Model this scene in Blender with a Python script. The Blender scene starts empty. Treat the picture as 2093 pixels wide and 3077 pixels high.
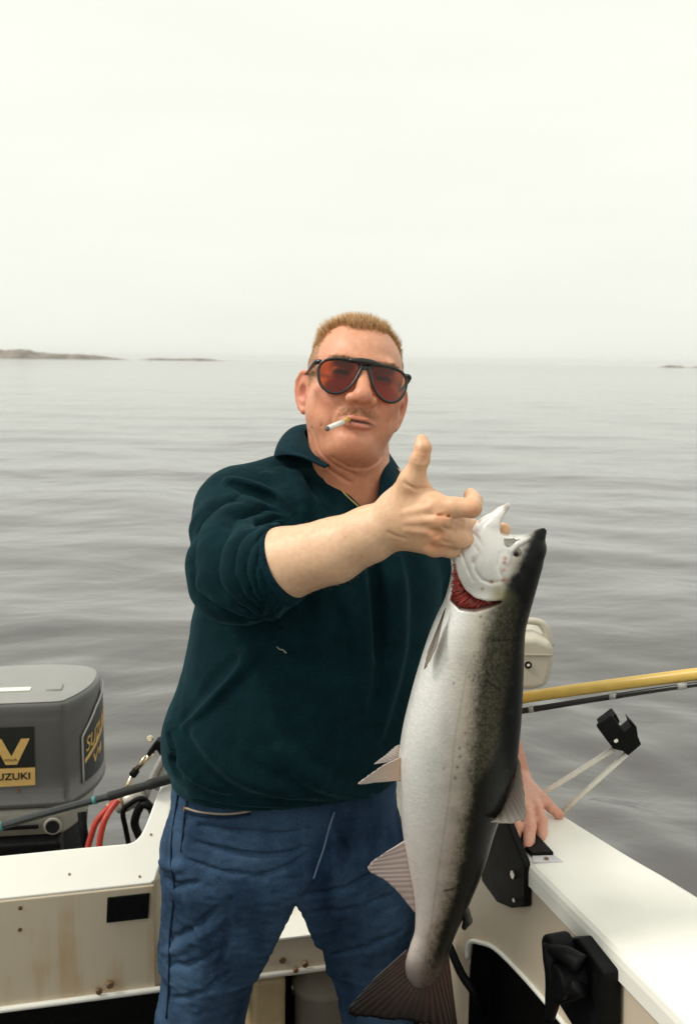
import bpy, bmesh, math, random
import numpy as np
from mathutils import Vector, Matrix, noise as mnoise

random.seed(7)
RNG = np.random.default_rng(11)
scene = bpy.context.scene
COL = scene.collection

# ------------------------------------------------------------------ camera
CAM = np.array([0.0, 0.0, 1.74])
PITCH, ROLL = math.radians(8.58), math.radians(0.8)
cam_data = bpy.data.cameras.new('camera')
cam_data.sensor_fit = 'VERTICAL'
cam_data.sensor_height = 36.0
cam_data.lens = 35.0
cam_data.clip_start = 0.05
cam_data.clip_end = 30000.0
cam_data.dof.use_dof = True
cam_data.dof.focus_distance = 1.45
cam_data.dof.aperture_fstop = 9.0
cam = bpy.data.objects.new('camera', cam_data)
COL.objects.link(cam)
ROT = Matrix.Rotation(math.pi / 2 - PITCH, 3, 'X') @ Matrix.Rotation(ROLL, 3, 'Z')
cam.matrix_world = Matrix.Translation(Vector(CAM)) @ ROT.to_4x4()
scene.camera = cam

# ------------------------------------------------------------------ sky and sun (bright high overcast)
SUN_EL, SUN_AZ = math.radians(50), math.radians(-104)     # azimuth clockwise from +Y: light comes from the left
world = bpy.data.worlds.new('World')
scene.world = world
world.use_nodes = True
wn, wl = world.node_tree.nodes, world.node_tree.links
wn.clear()
w_out = wn.new('ShaderNodeOutputWorld')
w_bg = wn.new('ShaderNodeBackground')
w_sky = wn.new('ShaderNodeTexSky')
w_sky.sky_type = 'NISHITA'
w_sky.sun_disc = False
w_sky.sun_elevation = SUN_EL
w_sky.sun_rotation = SUN_AZ
w_sky.dust_density = 6.0
w_sky.air_density = 1.0
w_hs = wn.new('ShaderNodeHueSaturation')
w_hs.inputs['Saturation'].default_value = 0.10
wl.new(w_sky.outputs[0], w_hs.inputs['Color'])
w_co = wn.new('ShaderNodeTexCoord')
w_map = wn.new('ShaderNodeMapping')
w_map.inputs['Scale'].default_value = (1.6, 1.6, 9.0)
wl.new(w_co.outputs['Generated'], w_map.inputs[0])
w_no = wn.new('ShaderNodeTexNoise')
w_no.inputs['Scale'].default_value = 1.7
w_no.inputs['Detail'].default_value = 4.0
w_no.inputs['Roughness'].default_value = 0.5
wl.new(w_map.outputs[0], w_no.inputs['Vector'])
w_ramp = wn.new('ShaderNodeValToRGB')
w_ramp.color_ramp.elements[0].position = 0.30
w_ramp.color_ramp.elements[0].color = (7.50, 7.62, 6.86, 1)
w_ramp.color_ramp.elements[1].position = 0.62
w_ramp.color_ramp.elements[1].color = (7.80, 7.92, 7.13, 1)
wl.new(w_no.outputs['Fac'], w_ramp.inputs[0])
w_mix = wn.new('ShaderNodeMixRGB')
w_mix.inputs[0].default_value = 0.86
wl.new(w_hs.outputs[0], w_mix.inputs[1])
wl.new(w_ramp.outputs[0], w_mix.inputs[2])
# overcast dome: brighter overhead than at the skyline
w_sep = wn.new('ShaderNodeSeparateXYZ')
wl.new(w_co.outputs['Generated'], w_sep.inputs[0])
w_z = wn.new('ShaderNodeMath'); w_z.operation = 'MULTIPLY_ADD'; w_z.use_clamp = False
w_z.inputs[1].default_value = 0.10; w_z.inputs[2].default_value = 1.0
w_cl = wn.new('ShaderNodeClamp')
wl.new(w_sep.outputs['Z'], w_cl.inputs['Value'])
wl.new(w_cl.outputs[0], w_z.inputs[0])
w_gr = wn.new('ShaderNodeVectorMath'); w_gr.operation = 'SCALE'
wl.new(w_mix.outputs[0], w_gr.inputs[0]); wl.new(w_z.outputs[0], w_gr.inputs['Scale'])
wl.new(w_gr.outputs[0], w_bg.inputs['Color'])
w_bg.inputs['Strength'].default_value = 0.10
wl.new(w_bg.outputs[0], w_out.inputs['Surface'])

sun_data = bpy.data.lights.new('sun', 'SUN')
sun_data.energy = 1.5
sun_data.angle = math.radians(13)
sun_data.color = (1.0, 0.95, 0.86)
sun = bpy.data.objects.new('sun', sun_data)
COL.objects.link(sun)
sdir = Vector((math.sin(SUN_AZ) * math.cos(SUN_EL), math.cos(SUN_AZ) * math.cos(SUN_EL), math.sin(SUN_EL)))
sun.rotation_euler = sdir.to_track_quat('Z', 'Y').to_euler()

scene.view_settings.view_transform = 'Standard'
scene.view_settings.look = 'None'
scene.view_settings.exposure = 0.46
scene.view_settings.gamma = 1.0
scene.view_settings.use_curve_mapping = False
scene.cycles.use_denoising = True
scene.cycles.max_bounces = 8
scene.cycles.transparent_max_bounces = 8

# ------------------------------------------------------------------ layout: points along sight lines at a chosen distance
FPX, U0, V0 = 2991.5, 1046.5, 1538.5
RM = np.array(ROT)
def ray(u, v):
    d = np.array([(u - U0) / FPX, -(v - V0) / FPX, -1.0])
    return RM @ d
def P(u, v, Y):
    d = ray(u, v)
    return CAM + d * (Y / d[1])
def PZ(u, v, Z):
    d = ray(u, v)
    return CAM + d * ((Z - CAM[2]) / d[2])
def PPL(u, v, p0, n):
    d = ray(u, v)
    return CAM + d * (np.dot(np.asarray(p0) - CAM, n) / np.dot(d, n))
def PROJ(p):
    q = RM.T @ (np.asarray(p) - CAM)
    return U0 + FPX * q[0] / -q[2], V0 - FPX * q[1] / -q[2]

# ------------------------------------------------------------------ materials
MATS = {}
def mat(name, base, rough=0.5, metal=0.0, noise=0.0, nscale=40.0, bump=0.0, bscale=200.0, spec=0.5, extra=None, coat=0.0):
    if name in MATS:
        return MATS[name]
    m = bpy.data.materials.new(name)
    m.use_nodes = True
    nt = m.node_tree
    b = nt.nodes['Principled BSDF']
    b.inputs['Base Color'].default_value = (*base, 1)
    b.inputs['Roughness'].default_value = rough
    b.inputs['Metallic'].default_value = metal
    b.inputs['Specular IOR Level'].default_value = spec
    b.inputs['Coat Weight'].default_value = coat
    tc = nt.nodes.new('ShaderNodeTexCoord')
    if noise > 0:
        n = nt.nodes.new('ShaderNodeTexNoise')
        n.inputs['Scale'].default_value = nscale
        n.inputs['Detail'].default_value = 6
        nt.links.new(tc.outputs['Object'], n.inputs['Vector'])
        mr = nt.nodes.new('ShaderNodeMapRange')
        mr.inputs[1].default_value, mr.inputs[2].default_value = 0.3, 0.7
        mr.inputs[3].default_value, mr.inputs[4].default_value = 1 - noise, 1 + noise
        nt.links.new(n.outputs['Fac'], mr.inputs[0])
        mx = nt.nodes.new('ShaderNodeVectorMath')
        mx.operation = 'SCALE'
        mx.inputs[0].default_value = base
        nt.links.new(mr.outputs[0], mx.inputs['Scale'])
        nt.links.new(mx.outputs[0], b.inputs['Base Color'])
        rr = nt.nodes.new('ShaderNodeMapRange')
        rr.inputs[3].default_value, rr.inputs[4].default_value = max(0.02, rough - 0.12), min(1, rough + 0.15)
        nt.links.new(n.outputs['Fac'], rr.inputs[0])
        nt.links.new(rr.outputs[0], b.inputs['Roughness'])
    if bump > 0:
        n2 = nt.nodes.new('ShaderNodeTexNoise')
        n2.inputs['Scale'].default_value = bscale
        n2.inputs['Detail'].default_value = 4
        nt.links.new(tc.outputs['Object'], n2.inputs['Vector'])
        bp = nt.nodes.new('ShaderNodeBump')
        bp.inputs['Strength'].default_value = bump
        bp.inputs['Distance'].default_value = 0.002
        nt.links.new(n2.outputs['Fac'], bp.inputs['Height'])
        nt.links.new(bp.outputs[0], b.inputs['Normal'])
    MATS[name] = m
    if extra:
        extra(m, nt, b, tc)
    return m

# ------------------------------------------------------------------ object helpers
def link(name, me, material=None, parent=None, smooth=True):
    o = bpy.data.objects.new(name, me)
    COL.objects.link(o)
    if material is not None:
        me.materials.append(material)
    if parent is not None:
        o.parent = parent
    if smooth and len(me.polygons):
        me.polygons.foreach_set('use_smooth', np.ones(len(me.polygons), dtype=bool))
    return o
def tag(o, label=None, cat=None, group=None, kind=None):
    if label: o['label'] = label
    if cat: o['category'] = cat
    if group: o['group'] = group
    if kind: o['kind'] = kind
    return o
def empty(name, loc=(0, 0, 0)):
    o = bpy.data.objects.new(name, None)
    o.empty_display_size = 0.05
    o.location = loc
    COL.objects.link(o)
    return o
def settle(root):
    """put world-space meshes under their root (the root stands at the thing's base)"""
    inv = Matrix.Translation(root.location).inverted()
    def rec(o, first):
        for ch in o.children:
            if first:
                ch.matrix_parent_inverse = inv
            rec(ch, False)
    rec(root, True)
def np_mesh(name, V, F, cols=None, attrs=None):
    me = bpy.data.meshes.new(name)
    V = np.asarray(V, dtype=np.float32)
    F = np.asarray(F, dtype=np.int32)
    me.vertices.add(len(V))
    me.vertices.foreach_set('co', V.ravel())
    n, k = F.shape
    me.loops.add(n * k)
    me.loops.foreach_set('vertex_index', F.ravel())
    me.polygons.add(n)
    me.polygons.foreach_set('loop_start', np.arange(0, n * k, k, dtype=np.int32))
    me.polygons.foreach_set('loop_total', np.full(n, k, dtype=np.int32))
    me.update(calc_edges=True)
    if cols is not None:
        a = me.color_attributes.new('Col', 'FLOAT_COLOR', 'POINT')
        c4 = np.ones((len(V), 4), dtype=np.float32)
        c4[:, :3] = cols
        a.data.foreach_set('color', c4.ravel())
    for k2, val in (attrs or {}).items():
        a = me.attributes.new(k2, 'FLOAT_VECTOR', 'POINT')
        a.data.foreach_set('vector', np.asarray(val, dtype=np.float32).ravel())
    me.validate()
    return me
def bm_obj(name, bm, material, parent=None, smooth=False, bevel=0.0, seg=2):
    me = bpy.data.meshes.new(name)
    bmesh.ops.recalc_face_normals(bm, faces=bm.faces)
    bm.to_mesh(me)
    bm.free()
    o = link(name, me, material, parent, smooth)
    if bevel > 0:
        md = o.modifiers.new('bevel', 'BEVEL')
        md.width = bevel
        md.segments = seg
        md.limit_method = 'ANGLE'
        md.angle_limit = math.radians(35)
        me.polygons.foreach_set('use_smooth', np.ones(len(me.polygons), dtype=bool))
        wn_ = o.modifiers.new('wn', 'WEIGHTED_NORMAL')
        wn_.keep_sharp = True
    return o
def box(name, c, size, axes, material, parent=None, bevel=0.003, seg=2, taper=1.0):
    """box centred at c; axes = three world unit vectors"""
    bm = bmesh.new()
    A = [np.asarray(a, float) for a in axes]
    vs = {}
    for i in (-1, 1):
        for j in (-1, 1):
            for k in (-1, 1):
                t = taper if k > 0 else 1.0
                p = np.asarray(c) + A[0] * i * size[0] / 2 * t + A[1] * j * size[1] / 2 * t + A[2] * k * size[2] / 2
                vs[i, j, k] = bm.verts.new(p)
    for q in (((-1,-1,-1),(-1,1,-1),(1,1,-1),(1,-1,-1)), ((-1,-1,1),(1,-1,1),(1,1,1),(-1,1,1)),
              ((-1,-1,-1),(1,-1,-1),(1,-1,1),(-1,-1,1)), ((-1,1,-1),(-1,1,1),(1,1,1),(1,1,-1)),
              ((-1,-1,-1),(-1,-1,1),(-1,1,1),(-1,1,-1)), ((1,-1,-1),(1,1,-1),(1,1,1),(1,-1,1))):
        bm.faces.new([vs[x] for x in q])
    return bm_obj(name, bm, material, parent, False, bevel, seg)
def prism(name, pts, vec, material, parent=None, bevel=0.0, seg=2):
    """planar polygon pts (world) pushed along vec"""
    bm = bmesh.new()
    v0 = [bm.verts.new(p) for p in pts]
    v1 = [bm.verts.new(np.asarray(p) + np.asarray(vec)) for p in pts]
    n = len(pts)
    bm.faces.new(v0)
    bm.faces.new(list(reversed(v1)))
    for i in range(n):
        bm.faces.new([v0[i], v1[i], v1[(i + 1) % n], v0[(i + 1) % n]])
    return bm_obj(name, bm, material, parent, False, bevel, seg)
def catmull(pts, n):
    pts = np.asarray(pts, float)
    if len(pts) < 3:
        t = np.linspace(0, 1, n)[:, None]
        return pts[0] * (1 - t) + pts[-1] * t
    Q = np.vstack([2 * pts[0] - pts[1], pts, 2 * pts[-1] - pts[-2]])
    out = []
    m = len(pts) - 1
    for x in np.linspace(0, m - 1e-9, n):
        i = int(x); t = x - i
        p0, p1, p2, p3 = Q[i], Q[i + 1], Q[i + 2], Q[i + 3]
        out.append(0.5 * (2 * p1 + (p2 - p0) * t + (2 * p0 - 5 * p1 + 4 * p2 - p3) * t * t + (3 * p1 - p0 - 3 * p2 + p3) * t ** 3))
    return np.array(out)
def tube_arrays(pts, rad, ns=12, closed=False):
    pts = np.asarray(pts, float)
    n = len(pts)
    rad = np.broadcast_to(np.asarray(rad, float), (n,))
    tan = np.gradient(pts, axis=0)
    if closed:
        tan = np.roll(pts, -1, 0) - np.roll(pts, 1, 0)
    tan /= np.linalg.norm(tan, axis=1)[:, None] + 1e-12
    up = np.array([0, 0, 1.0]) if abs(tan[0][2]) < 0.9 else np.array([1.0, 0, 0])
    nrm = np.cross(tan[0], up); nrm /= np.linalg.norm(nrm)
    V = []
    for i in range(n):
        nrm = nrm - tan[i] * np.dot(nrm, tan[i]); nrm /= np.linalg.norm(nrm)
        bn = np.cross(tan[i], nrm)
        a = np.linspace(0, 2 * math.pi, ns, endpoint=False)
        V.append(pts[i] + rad[i] * (np.cos(a)[:, None] * nrm + np.sin(a)[:, None] * bn))
    V = np.vstack(V)
    F = []
    rng = range(n) if closed else range(n - 1)
    for i in rng:
        j = (i + 1) % n
        for k in range(ns):
            F.append((i * ns + k, i * ns + (k + 1) % ns, j * ns + (k + 1) % ns, j * ns + k))
    if not closed:
        V = np.vstack([V, pts[0], pts[-1]])
        c0, c1 = n * ns, n * ns + 1
        for k in range(ns):
            F.append((c0, (k + 1) % ns, k, k))
            F.append((c1, (n - 1) * ns + k, (n - 1) * ns + (k + 1) % ns, (n - 1) * ns + (k + 1) % ns))
    return V, F
def py_mesh(name, V, F):
    me = bpy.data.meshes.new(name)
    F2 = []
    for f in F:
        g = [int(f[0])]
        for x in f[1:]:
            if int(x) not in g: g.append(int(x))
        if len(g) > 2: F2.append(g)
    me.from_pydata([tuple(map(float, v)) for v in V], [], F2)
    me.update()
    return me
def tube(name, pts, rad, material, parent=None, ns=12, res=None, closed=False):
    if res:
        m = len(pts)
        r = np.broadcast_to(np.asarray(rad, float), (m,))
        rad = np.interp(np.linspace(0, m - 1, res), np.arange(m), r)
        pts = catmull(pts, res)
    V, F = tube_arrays(pts, rad, ns, closed)
    return link(name, py_mesh(name, V, F), material, parent, True)
def disc(name, c, axis, r, h, material, parent=None, ns=24, bevel=0.0, r2=None):
    axis = np.asarray(axis, float); axis = axis / np.linalg.norm(axis)
    r2 = r if r2 is None else r2
    pts = [np.asarray(c), np.asarray(c) + axis * h]
    V, F = tube_arrays(pts, [r, r2], ns)
    o = link(name, py_mesh(name, V, F), material, parent, False)
    if bevel > 0:
        md = o.modifiers.new('bevel', 'BEVEL'); md.width = bevel; md.segments = 2
        md.limit_method = 'ANGLE'; md.angle_limit = math.radians(40)
    return o
def text(name, s, origin, xax, yax, height, material, parent=None, depth=0.0006, width=None, shear=0.0, bold=0.0):
    cu = bpy.data.curves.new(name, 'FONT')
    cu.body = s
    cu.extrude = 0.5
    cu.offset = bold
    cu.shear = shear
    o = bpy.data.objects.new(name, cu)
    COL.objects.link(o)
    dg = bpy.context.evaluated_depsgraph_get()
    me = bpy.data.meshes.new_from_object(o.evaluated_get(dg))
    bpy.data.objects.remove(o)
    n = len(me.vertices)
    co = np.empty(n * 3, dtype=np.float32); me.vertices.foreach_get('co', co); co = co.reshape(-1, 3)
    co[:, 0] -= co[:, 0].min(); co[:, 1] -= co[:, 1].min()
    h = co[:, 1].max(); w = co[:, 0].max()
    sy = height / h
    sx = (width / w) if width else sy
    xa, ya = np.asarray(xax, float), np.asarray(yax, float)
    za = np.cross(xa, ya)
    W = np.asarray(origin) + co[:, :1] * sx * xa + co[:, 1:2] * sy * ya + (co[:, 2:3] + 0.5) * depth * za
    me.vertices.foreach_set('co', W.astype(np.float32).ravel())
    me.materials.clear()
    me.update()
    return link(name, me, material, parent, False)

# ------------------------------------------------------------------ solid modelling on a voxel field (surface nets)
def smin(a, b, k):
    h = np.clip(0.5 + 0.5 * (b - a) / k, 0, 1)
    return b + (a - b) * h - k * h * (1 - h)
class Vol:
    def __init__(s, lo, hi, h):
        s.lo = np.asarray(lo, float); s.h = h
        n = np.ceil((np.asarray(hi) - s.lo) / h).astype(int) + 1
        s.n = n
        s.ax = [(s.lo[i] + h * np.arange(n[i])).astype(np.float32) for i in range(3)]
        s.f = np.full(n, 0.08, dtype=np.float32)
    def sub(s, lo, hi):
        a = np.clip(np.floor((np.asarray(lo) - s.lo) / s.h).astype(int), 0, s.n)
        b = np.clip(np.ceil((np.asarray(hi) - s.lo) / s.h).astype(int) + 1, 0, s.n)
        sl = tuple(slice(a[i], b[i]) for i in range(3))
        x = s.ax[0][sl[0]][:, None, None]; y = s.ax[1][sl[1]][None, :, None]; z = s.ax[2][sl[2]][None, None, :]
        return sl, x, y, z
    def add(s, prim, k=0.0):
        fn, lo, hi = prim
        m = max(k, 4 * s.h) + s.h
        sl, x, y, z = s.sub(np.asarray(lo) - m, np.asarray(hi) + m)
        if 0 in s.f[sl].shape: return s
        g = fn(x, y, z)
        s.f[sl] = smin(s.f[sl], g, k) if k > 0 else np.minimum(s.f[sl], g)
        return s
    def cut(s, prim, k=0.0):
        fn, lo, hi = prim
        m = max(k, 4 * s.h) + s.h
        sl, x, y, z = s.sub(np.asarray(lo) - m, np.asarray(hi) + m)
        if 0 in s.f[sl].shape: return s
        g = fn(x, y, z)
        s.f[sl] = -smin(-s.f[sl], g, k) if k > 0 else np.maximum(s.f[sl], -g)
        return s
    def sample(s, p):
        q = (np.asarray(p) - s.lo) / s.h
        q = np.clip(q, 0, s.n - 1.001)
        i = q.astype(int); t = q - i
        i = i.reshape(-1, 3); t = t.reshape(-1, 3)
        r = 0
        for dx in (0, 1):
            for dy in (0, 1):
                for dz in (0, 1):
                    w = (t[:, 0] if dx else 1 - t[:, 0]) * (t[:, 1] if dy else 1 - t[:, 1]) * (t[:, 2] if dz else 1 - t[:, 2])
                    r = r + w * s.f[i[:, 0] + dx, i[:, 1] + dy, i[:, 2] + dz]
        return r
    def hit(s, u, v, t0=0.9, t1=2.6):
        """first surface point seen along a sight line"""
        d = ray(u, v)
        t = np.arange(t0, t1, s.h * 0.5)
        p = CAM + d[None] * t[:, None]
        inb = np.all((p > s.lo) & (p < s.lo + s.h * (s.n - 1)), axis=1)
        val = np.where(inb, s.sample(p), 1.0)
        w = np.nonzero(val < 0)[0]
        return p[w[0]] if len(w) else None
    def mesh(s):
        f = s.f
        neg = f < 0
        c = np.zeros(tuple(s.n - 1), dtype=np.int8)
        for dx in (0, 1):
            for dy in (0, 1):
                for dz in (0, 1):
                    c += neg[dx:s.n[0] - 1 + dx, dy:s.n[1] - 1 + dy, dz:s.n[2] - 1 + dz]
        act = np.nonzero((c > 0) & (c < 8))
        I = np.stack(act, 1)
        idx = np.full(tuple(s.n - 1), -1, dtype=np.int32)
        idx[act] = np.arange(len(I))
        corner = {}
        for d in [(a, b, e) for a in (0, 1) for b in (0, 1) for e in (0, 1)]:
            corner[d] = f[I[:, 0] + d[0], I[:, 1] + d[1], I[:, 2] + d[2]].astype(np.float64)
        acc = np.zeros((len(I), 3)); cnt = np.zeros(len(I))
        for ax in range(3):
            o = [0, 1, 2]; o.remove(ax)
            for a in (0, 1):
                for b in (0, 1):
                    d0 = [0, 0, 0]; d0[o[0]] = a; d0[o[1]] = b
                    d1 = list(d0); d1[ax] = 1
                    v0, v1 = corner[tuple(d0)], corner[tuple(d1)]
                    m = (v0 < 0) != (v1 < 0)
                    t = np.where(m, v0 / np.where(m, v0 - v1, 1), 0)
                    p = np.tile(np.array(d0, float), (len(I), 1)); p[:, ax] = t
                    acc += p * m[:, None]; cnt += m
        V = s.lo + (I + acc / cnt[:, None]) * s.h
        Fs = []
        for ax in range(3):
            o = [0, 1, 2]; o.remove(ax)
            n0 = neg.take(range(0, s.n[ax] - 1), ax); n1 = neg.take(range(1, s.n[ax]), ax)
            e = np.stack(np.nonzero(n0 != n1), 1)
            ok = (e[:, o[0]] > 0) & (e[:, o[1]] > 0) & (e[:, o[0]] < s.n[o[0]] - 1) & (e[:, o[1]] < s.n[o[1]] - 1)
            e = e[ok]
            fl = neg[e[:, 0], e[:, 1], e[:, 2]]
            q = []
            for da, db in ((-1, -1), (0, -1), (0, 0), (-1, 0)):
                g = e.copy(); g[:, o[0]] += da; g[:, o[1]] += db
                q.append(idx[g[:, 0], g[:, 1], g[:, 2]])
            q = np.stack(q, 1)
            if ax == 1: fl = ~fl
            q[~fl] = q[~fl][:, ::-1]
            Fs.append(q)
        F = np.vstack(Fs)
        F = F[(F >= 0).all(1)]
        return V, F
def relax(V, F, it=2, lam=0.5):
    n = len(V)
    e = np.vstack([F[:, [0, 1]], F[:, [1, 2]], F[:, [2, 3]], F[:, [3, 0]]])
    deg = np.bincount(e.ravel(), minlength=n).astype(float)
    for _ in range(it):
        for l in (lam, -lam * 1.03):
            S = np.zeros_like(V)
            for k in range(3):
                S[:, k] = np.bincount(e[:, 0], V[e[:, 1], k], n) + np.bincount(e[:, 1], V[e[:, 0], k], n)
            V = V + l * (S / np.maximum(deg, 1)[:, None] - V)
    return V
def vnormals(V, F):
    N = np.cross(V[F[:, 2]] - V[F[:, 0]], V[F[:, 3]] - V[F[:, 1]])
    out = np.zeros_like(V)
    for k in range(4):
        for j in range(3):
            out[:, j] += np.bincount(F[:, k], N[:, j], len(V))
    return out / (np.linalg.norm(out, axis=1)[:, None] + 1e-12)
def cone(a, b, ra, rb):
    a = np.asarray(a, np.float32); b = np.asarray(b, np.float32)
    ab = b - a; L2 = float(np.dot(ab, ab)) + 1e-12
    R = max(ra, rb)
    def fn(x, y, z):
        px, py, pz = x - a[0], y - a[1], z - a[2]
        t = np.clip((px * ab[0] + py * ab[1] + pz * ab[2]) / L2, 0, 1)
        return np.sqrt((px - t * ab[0]) ** 2 + (py - t * ab[1]) ** 2 + (pz - t * ab[2]) ** 2) - (ra + (rb - ra) * t)
    return fn, np.minimum(a, b) - R, np.maximum(a, b) + R
def chain(pts, rad, k=0.0):
    pr = [cone(pts[i], pts[i + 1], rad[i], rad[i + 1]) for i in range(len(pts) - 1)]
    def fn(x, y, z):
        g = pr[0][0](x, y, z)
        for q in pr[1:]:
            h = q[0](x, y, z)
            g = smin(g, h, k) if k > 0 else np.minimum(g, h)
        return g
    return fn, np.min([q[1] for q in pr], 0), np.max([q[2] for q in pr], 0)
def ell(c, r, R=None):
    c = np.asarray(c, np.float32); r = np.asarray(r, np.float32)
    def fn(x, y, z):
        px, py, pz = x - c[0], y - c[1], z - c[2]
        if R is not None:
            M = np.asarray(R, np.float32)
            qx = M[0, 0] * px + M[1, 0] * py + M[2, 0] * pz
            qy = M[0, 1] * px + M[1, 1] * py + M[2, 1] * pz
            qz = M[0, 2] * px + M[1, 2] * py + M[2, 2] * pz
            px, py, pz = qx, qy, qz
        k0 = np.sqrt((px / r[0]) ** 2 + (py / r[1]) ** 2 + (pz / r[2]) ** 2)
        k1 = np.sqrt((px / r[0] ** 2) ** 2 + (py / r[1] ** 2) ** 2 + (pz / r[2] ** 2) ** 2)
        return k0 * (k0 - 1) / np.maximum(k1, 1e-4)
    m = r.max() if R is not None else r
    return fn, c - m, c + m
def rotm(rx=0, ry=0, rz=0):
    return np.array(Matrix.Rotation(math.radians(rz), 3, 'Z') @ Matrix.Rotation(math.radians(ry), 3, 'Y') @ Matrix.Rotation(math.radians(rx), 3, 'X'))
def poly_sd(X, Z, poly):
    """signed distance to a 2-D polygon, arrays"""
    poly = np.asarray(poly, float)
    d = np.full(np.broadcast(X, Z).shape, 1e9); ins = np.zeros(d.shape, bool)
    n = len(poly)
    for i in range(n):
        a, b = poly[i], poly[(i + 1) % n]
        ex, ez = b - a
        wx, wz = X - a[0], Z - a[1]
        t = np.clip((wx * ex + wz * ez) / (ex * ex + ez * ez + 1e-15), 0, 1)
        d = np.minimum(d, (wx - t * ex) ** 2 + (wz - t * ez) ** 2)
        c = ((a[1] > Z) != (b[1] > Z)) & (X < (b[0] - a[0]) * (Z - a[1]) / (b[1] - a[1] + 1e-15) + a[0])
        ins ^= c
    d = np.sqrt(d)
    return np.where(ins, -d, d)
def vnoise(p, scale=1.0, seed=0):
    """smooth value noise for point arrays, range about -1..1"""
    q = np.asarray(p) * scale
    i = np.floor(q).astype(np.int64); t = q - i
    t = t * t * (3 - 2 * t)
    def h(a, b, c):
        n = (a * 374761393 + b * 668265263 + c * 2147483647 + seed * 974634777) & 0xffffffff
        n = ((n ^ (n >> 13)) * 1274126177) & 0xffffffff
        return ((n ^ (n >> 16)) & 0xffff) / 32767.5 - 1
    r = 0
    for a in (0, 1):
        for b in (0, 1):
            for c in (0, 1):
                w = (t[:, 0] if a else 1 - t[:, 0]) * (t[:, 1] if b else 1 - t[:, 1]) * (t[:, 2] if c else 1 - t[:, 2])
                r = r + w * h(i[:, 0] + a, i[:, 1] + b, i[:, 2] + c)
    return r
def lerp(a, b, t):
    return a + (b - a) * t
def sstep(a, b, x):
    t = np.clip((x - a) / (b - a), 0, 1)
    return t * t * (3 - 2 * t)
# ================================================================== SETTING: sea, far islands, air
SEA_Z = -0.18
def build_sea():
    front = np.radians(np.linspace(-52, 52, 420))
    rear = np.radians(np.linspace(52, 308, 92))[1:-1]
    th = np.concatenate([front, rear])
    rr = np.geomspace(0.9, 9000, 900)
    T, Rr = np.meshgrid(th, rr)
    X = np.sin(T) * Rr; Y = np.cos(T) * Rr + 1.0
    Z = np.zeros_like(X)
    dr = Rr * (math.log(10000) / 900)
    g = np.random.default_rng(3)
    for i in range(46):
        lam = float(np.exp(g.uniform(math.log(0.45), math.log(9.0))))
        ang = g.normal(math.radians(84), math.radians(34))
        k = 2 * math.pi / lam
        amp = 0.0031 * lam ** 0.86 * g.uniform(0.5, 1.1)
        ph = g.uniform(0, 6.28)
        w = np.clip(1.25 - dr / lam * 5, 0, 1)
        env = 0.6 + 0.4 * np.sin(X * k * 0.11 * math.sin(ang) - Y * k * 0.09 * math.cos(ang) + ph * 2)
        s = np.sin(k * (X * math.cos(ang) + Y * math.sin(ang)) + ph)
        Z += amp * env * w * (s - 0.25 * np.cos(2 * k * (X * math.cos(ang) + Y * math.sin(ang)) + 2 * ph))
    # ripples spreading from the slowly turning stern
    for cx, cy, lam, amp in ((-1.3, 3.2, 0.52, 0.0065), (-0.6, 2.6, 0.36, 0.0045), (0.9, 2.2, 0.45, 0.004)):
        d = np.hypot(X - cx, Y - cy)
        Z += amp * np.sin(2 * math.pi * d / lam + 0.8 * np.sin(np.arctan2(Y - cy, X - cx) * 5)) * np.exp(-((d - 2.6) / 2.0) ** 2) * np.clip(1.25 - dr / lam * 5, 0, 1)
    V = np.stack([X, Y, Z + SEA_Z], -1).reshape(-1, 3)
    nr, nt = X.shape
    i = np.arange(nr - 1)[:, None]; j = np.arange(nt)[None]
    j2 = (j + 1) % nt
    F = np.stack([i * nt + j, i * nt + j2, (i + 1) * nt + j2, (i + 1) * nt + j], -1).reshape(-1, 4)[:, ::-1]
    me = np_mesh('sea', V, F)
    m = bpy.data.materials.new('sea_water'); m.use_nodes = True
    nt_ = m.node_tree; b = nt_.nodes['Principled BSDF']
    b.inputs['Base Color'].default_value = (0.068, 0.063, 0.060, 1)
    b.inputs['Roughness'].default_value = 0.07
    b.inputs['IOR'].default_value = 1.60
    tc = nt_.nodes.new('ShaderNodeTexCoord')
    def layer(scale, sx, sy, dist, strength, prev=None, rot=0.0):
        mp = nt_.nodes.new('ShaderNodeMapping'); mp.inputs['Scale'].default_value = (sx, sy, 1)
        mp.inputs['Rotation'].default_value = (0, 0, rot)
        nt_.links.new(tc.outputs['Object'], mp.inputs[0])
        n = nt_.nodes.new('ShaderNodeTexNoise'); n.inputs['Scale'].default_value = scale
        n.inputs['Detail'].default_value = 5; n.inputs['Roughness'].default_value = 0.55
        n.inputs['Distortion'].default_value = 0.4
        nt_.links.new(mp.outputs[0], n.inputs['Vector'])
        bp = nt_.nodes.new('ShaderNodeBump'); bp.inputs['Strength'].default_value = strength
        bp.inputs['Distance'].default_value = dist
        nt_.links.new(n.outputs['Fac'], bp.inputs['Height'])
        if prev: nt_.links.new(prev.outputs[0], bp.inputs['Normal'])
        return bp
    b1 = layer(0.16, 0.6, 1.0, 0.42, 0.4)
    b2 = layer(0.9, 0.65, 1.0, 0.08, 0.45, b1, 0.2)
    b3 = layer(5.0, 0.7, 1.0, 0.008, 0.4, b2, -0.2)
    nt_.links.new(b3.outputs[0], b.inputs['Normal'])
    o = link('sea', me, m)
    tag(o, kind='structure')
build_sea()

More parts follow.
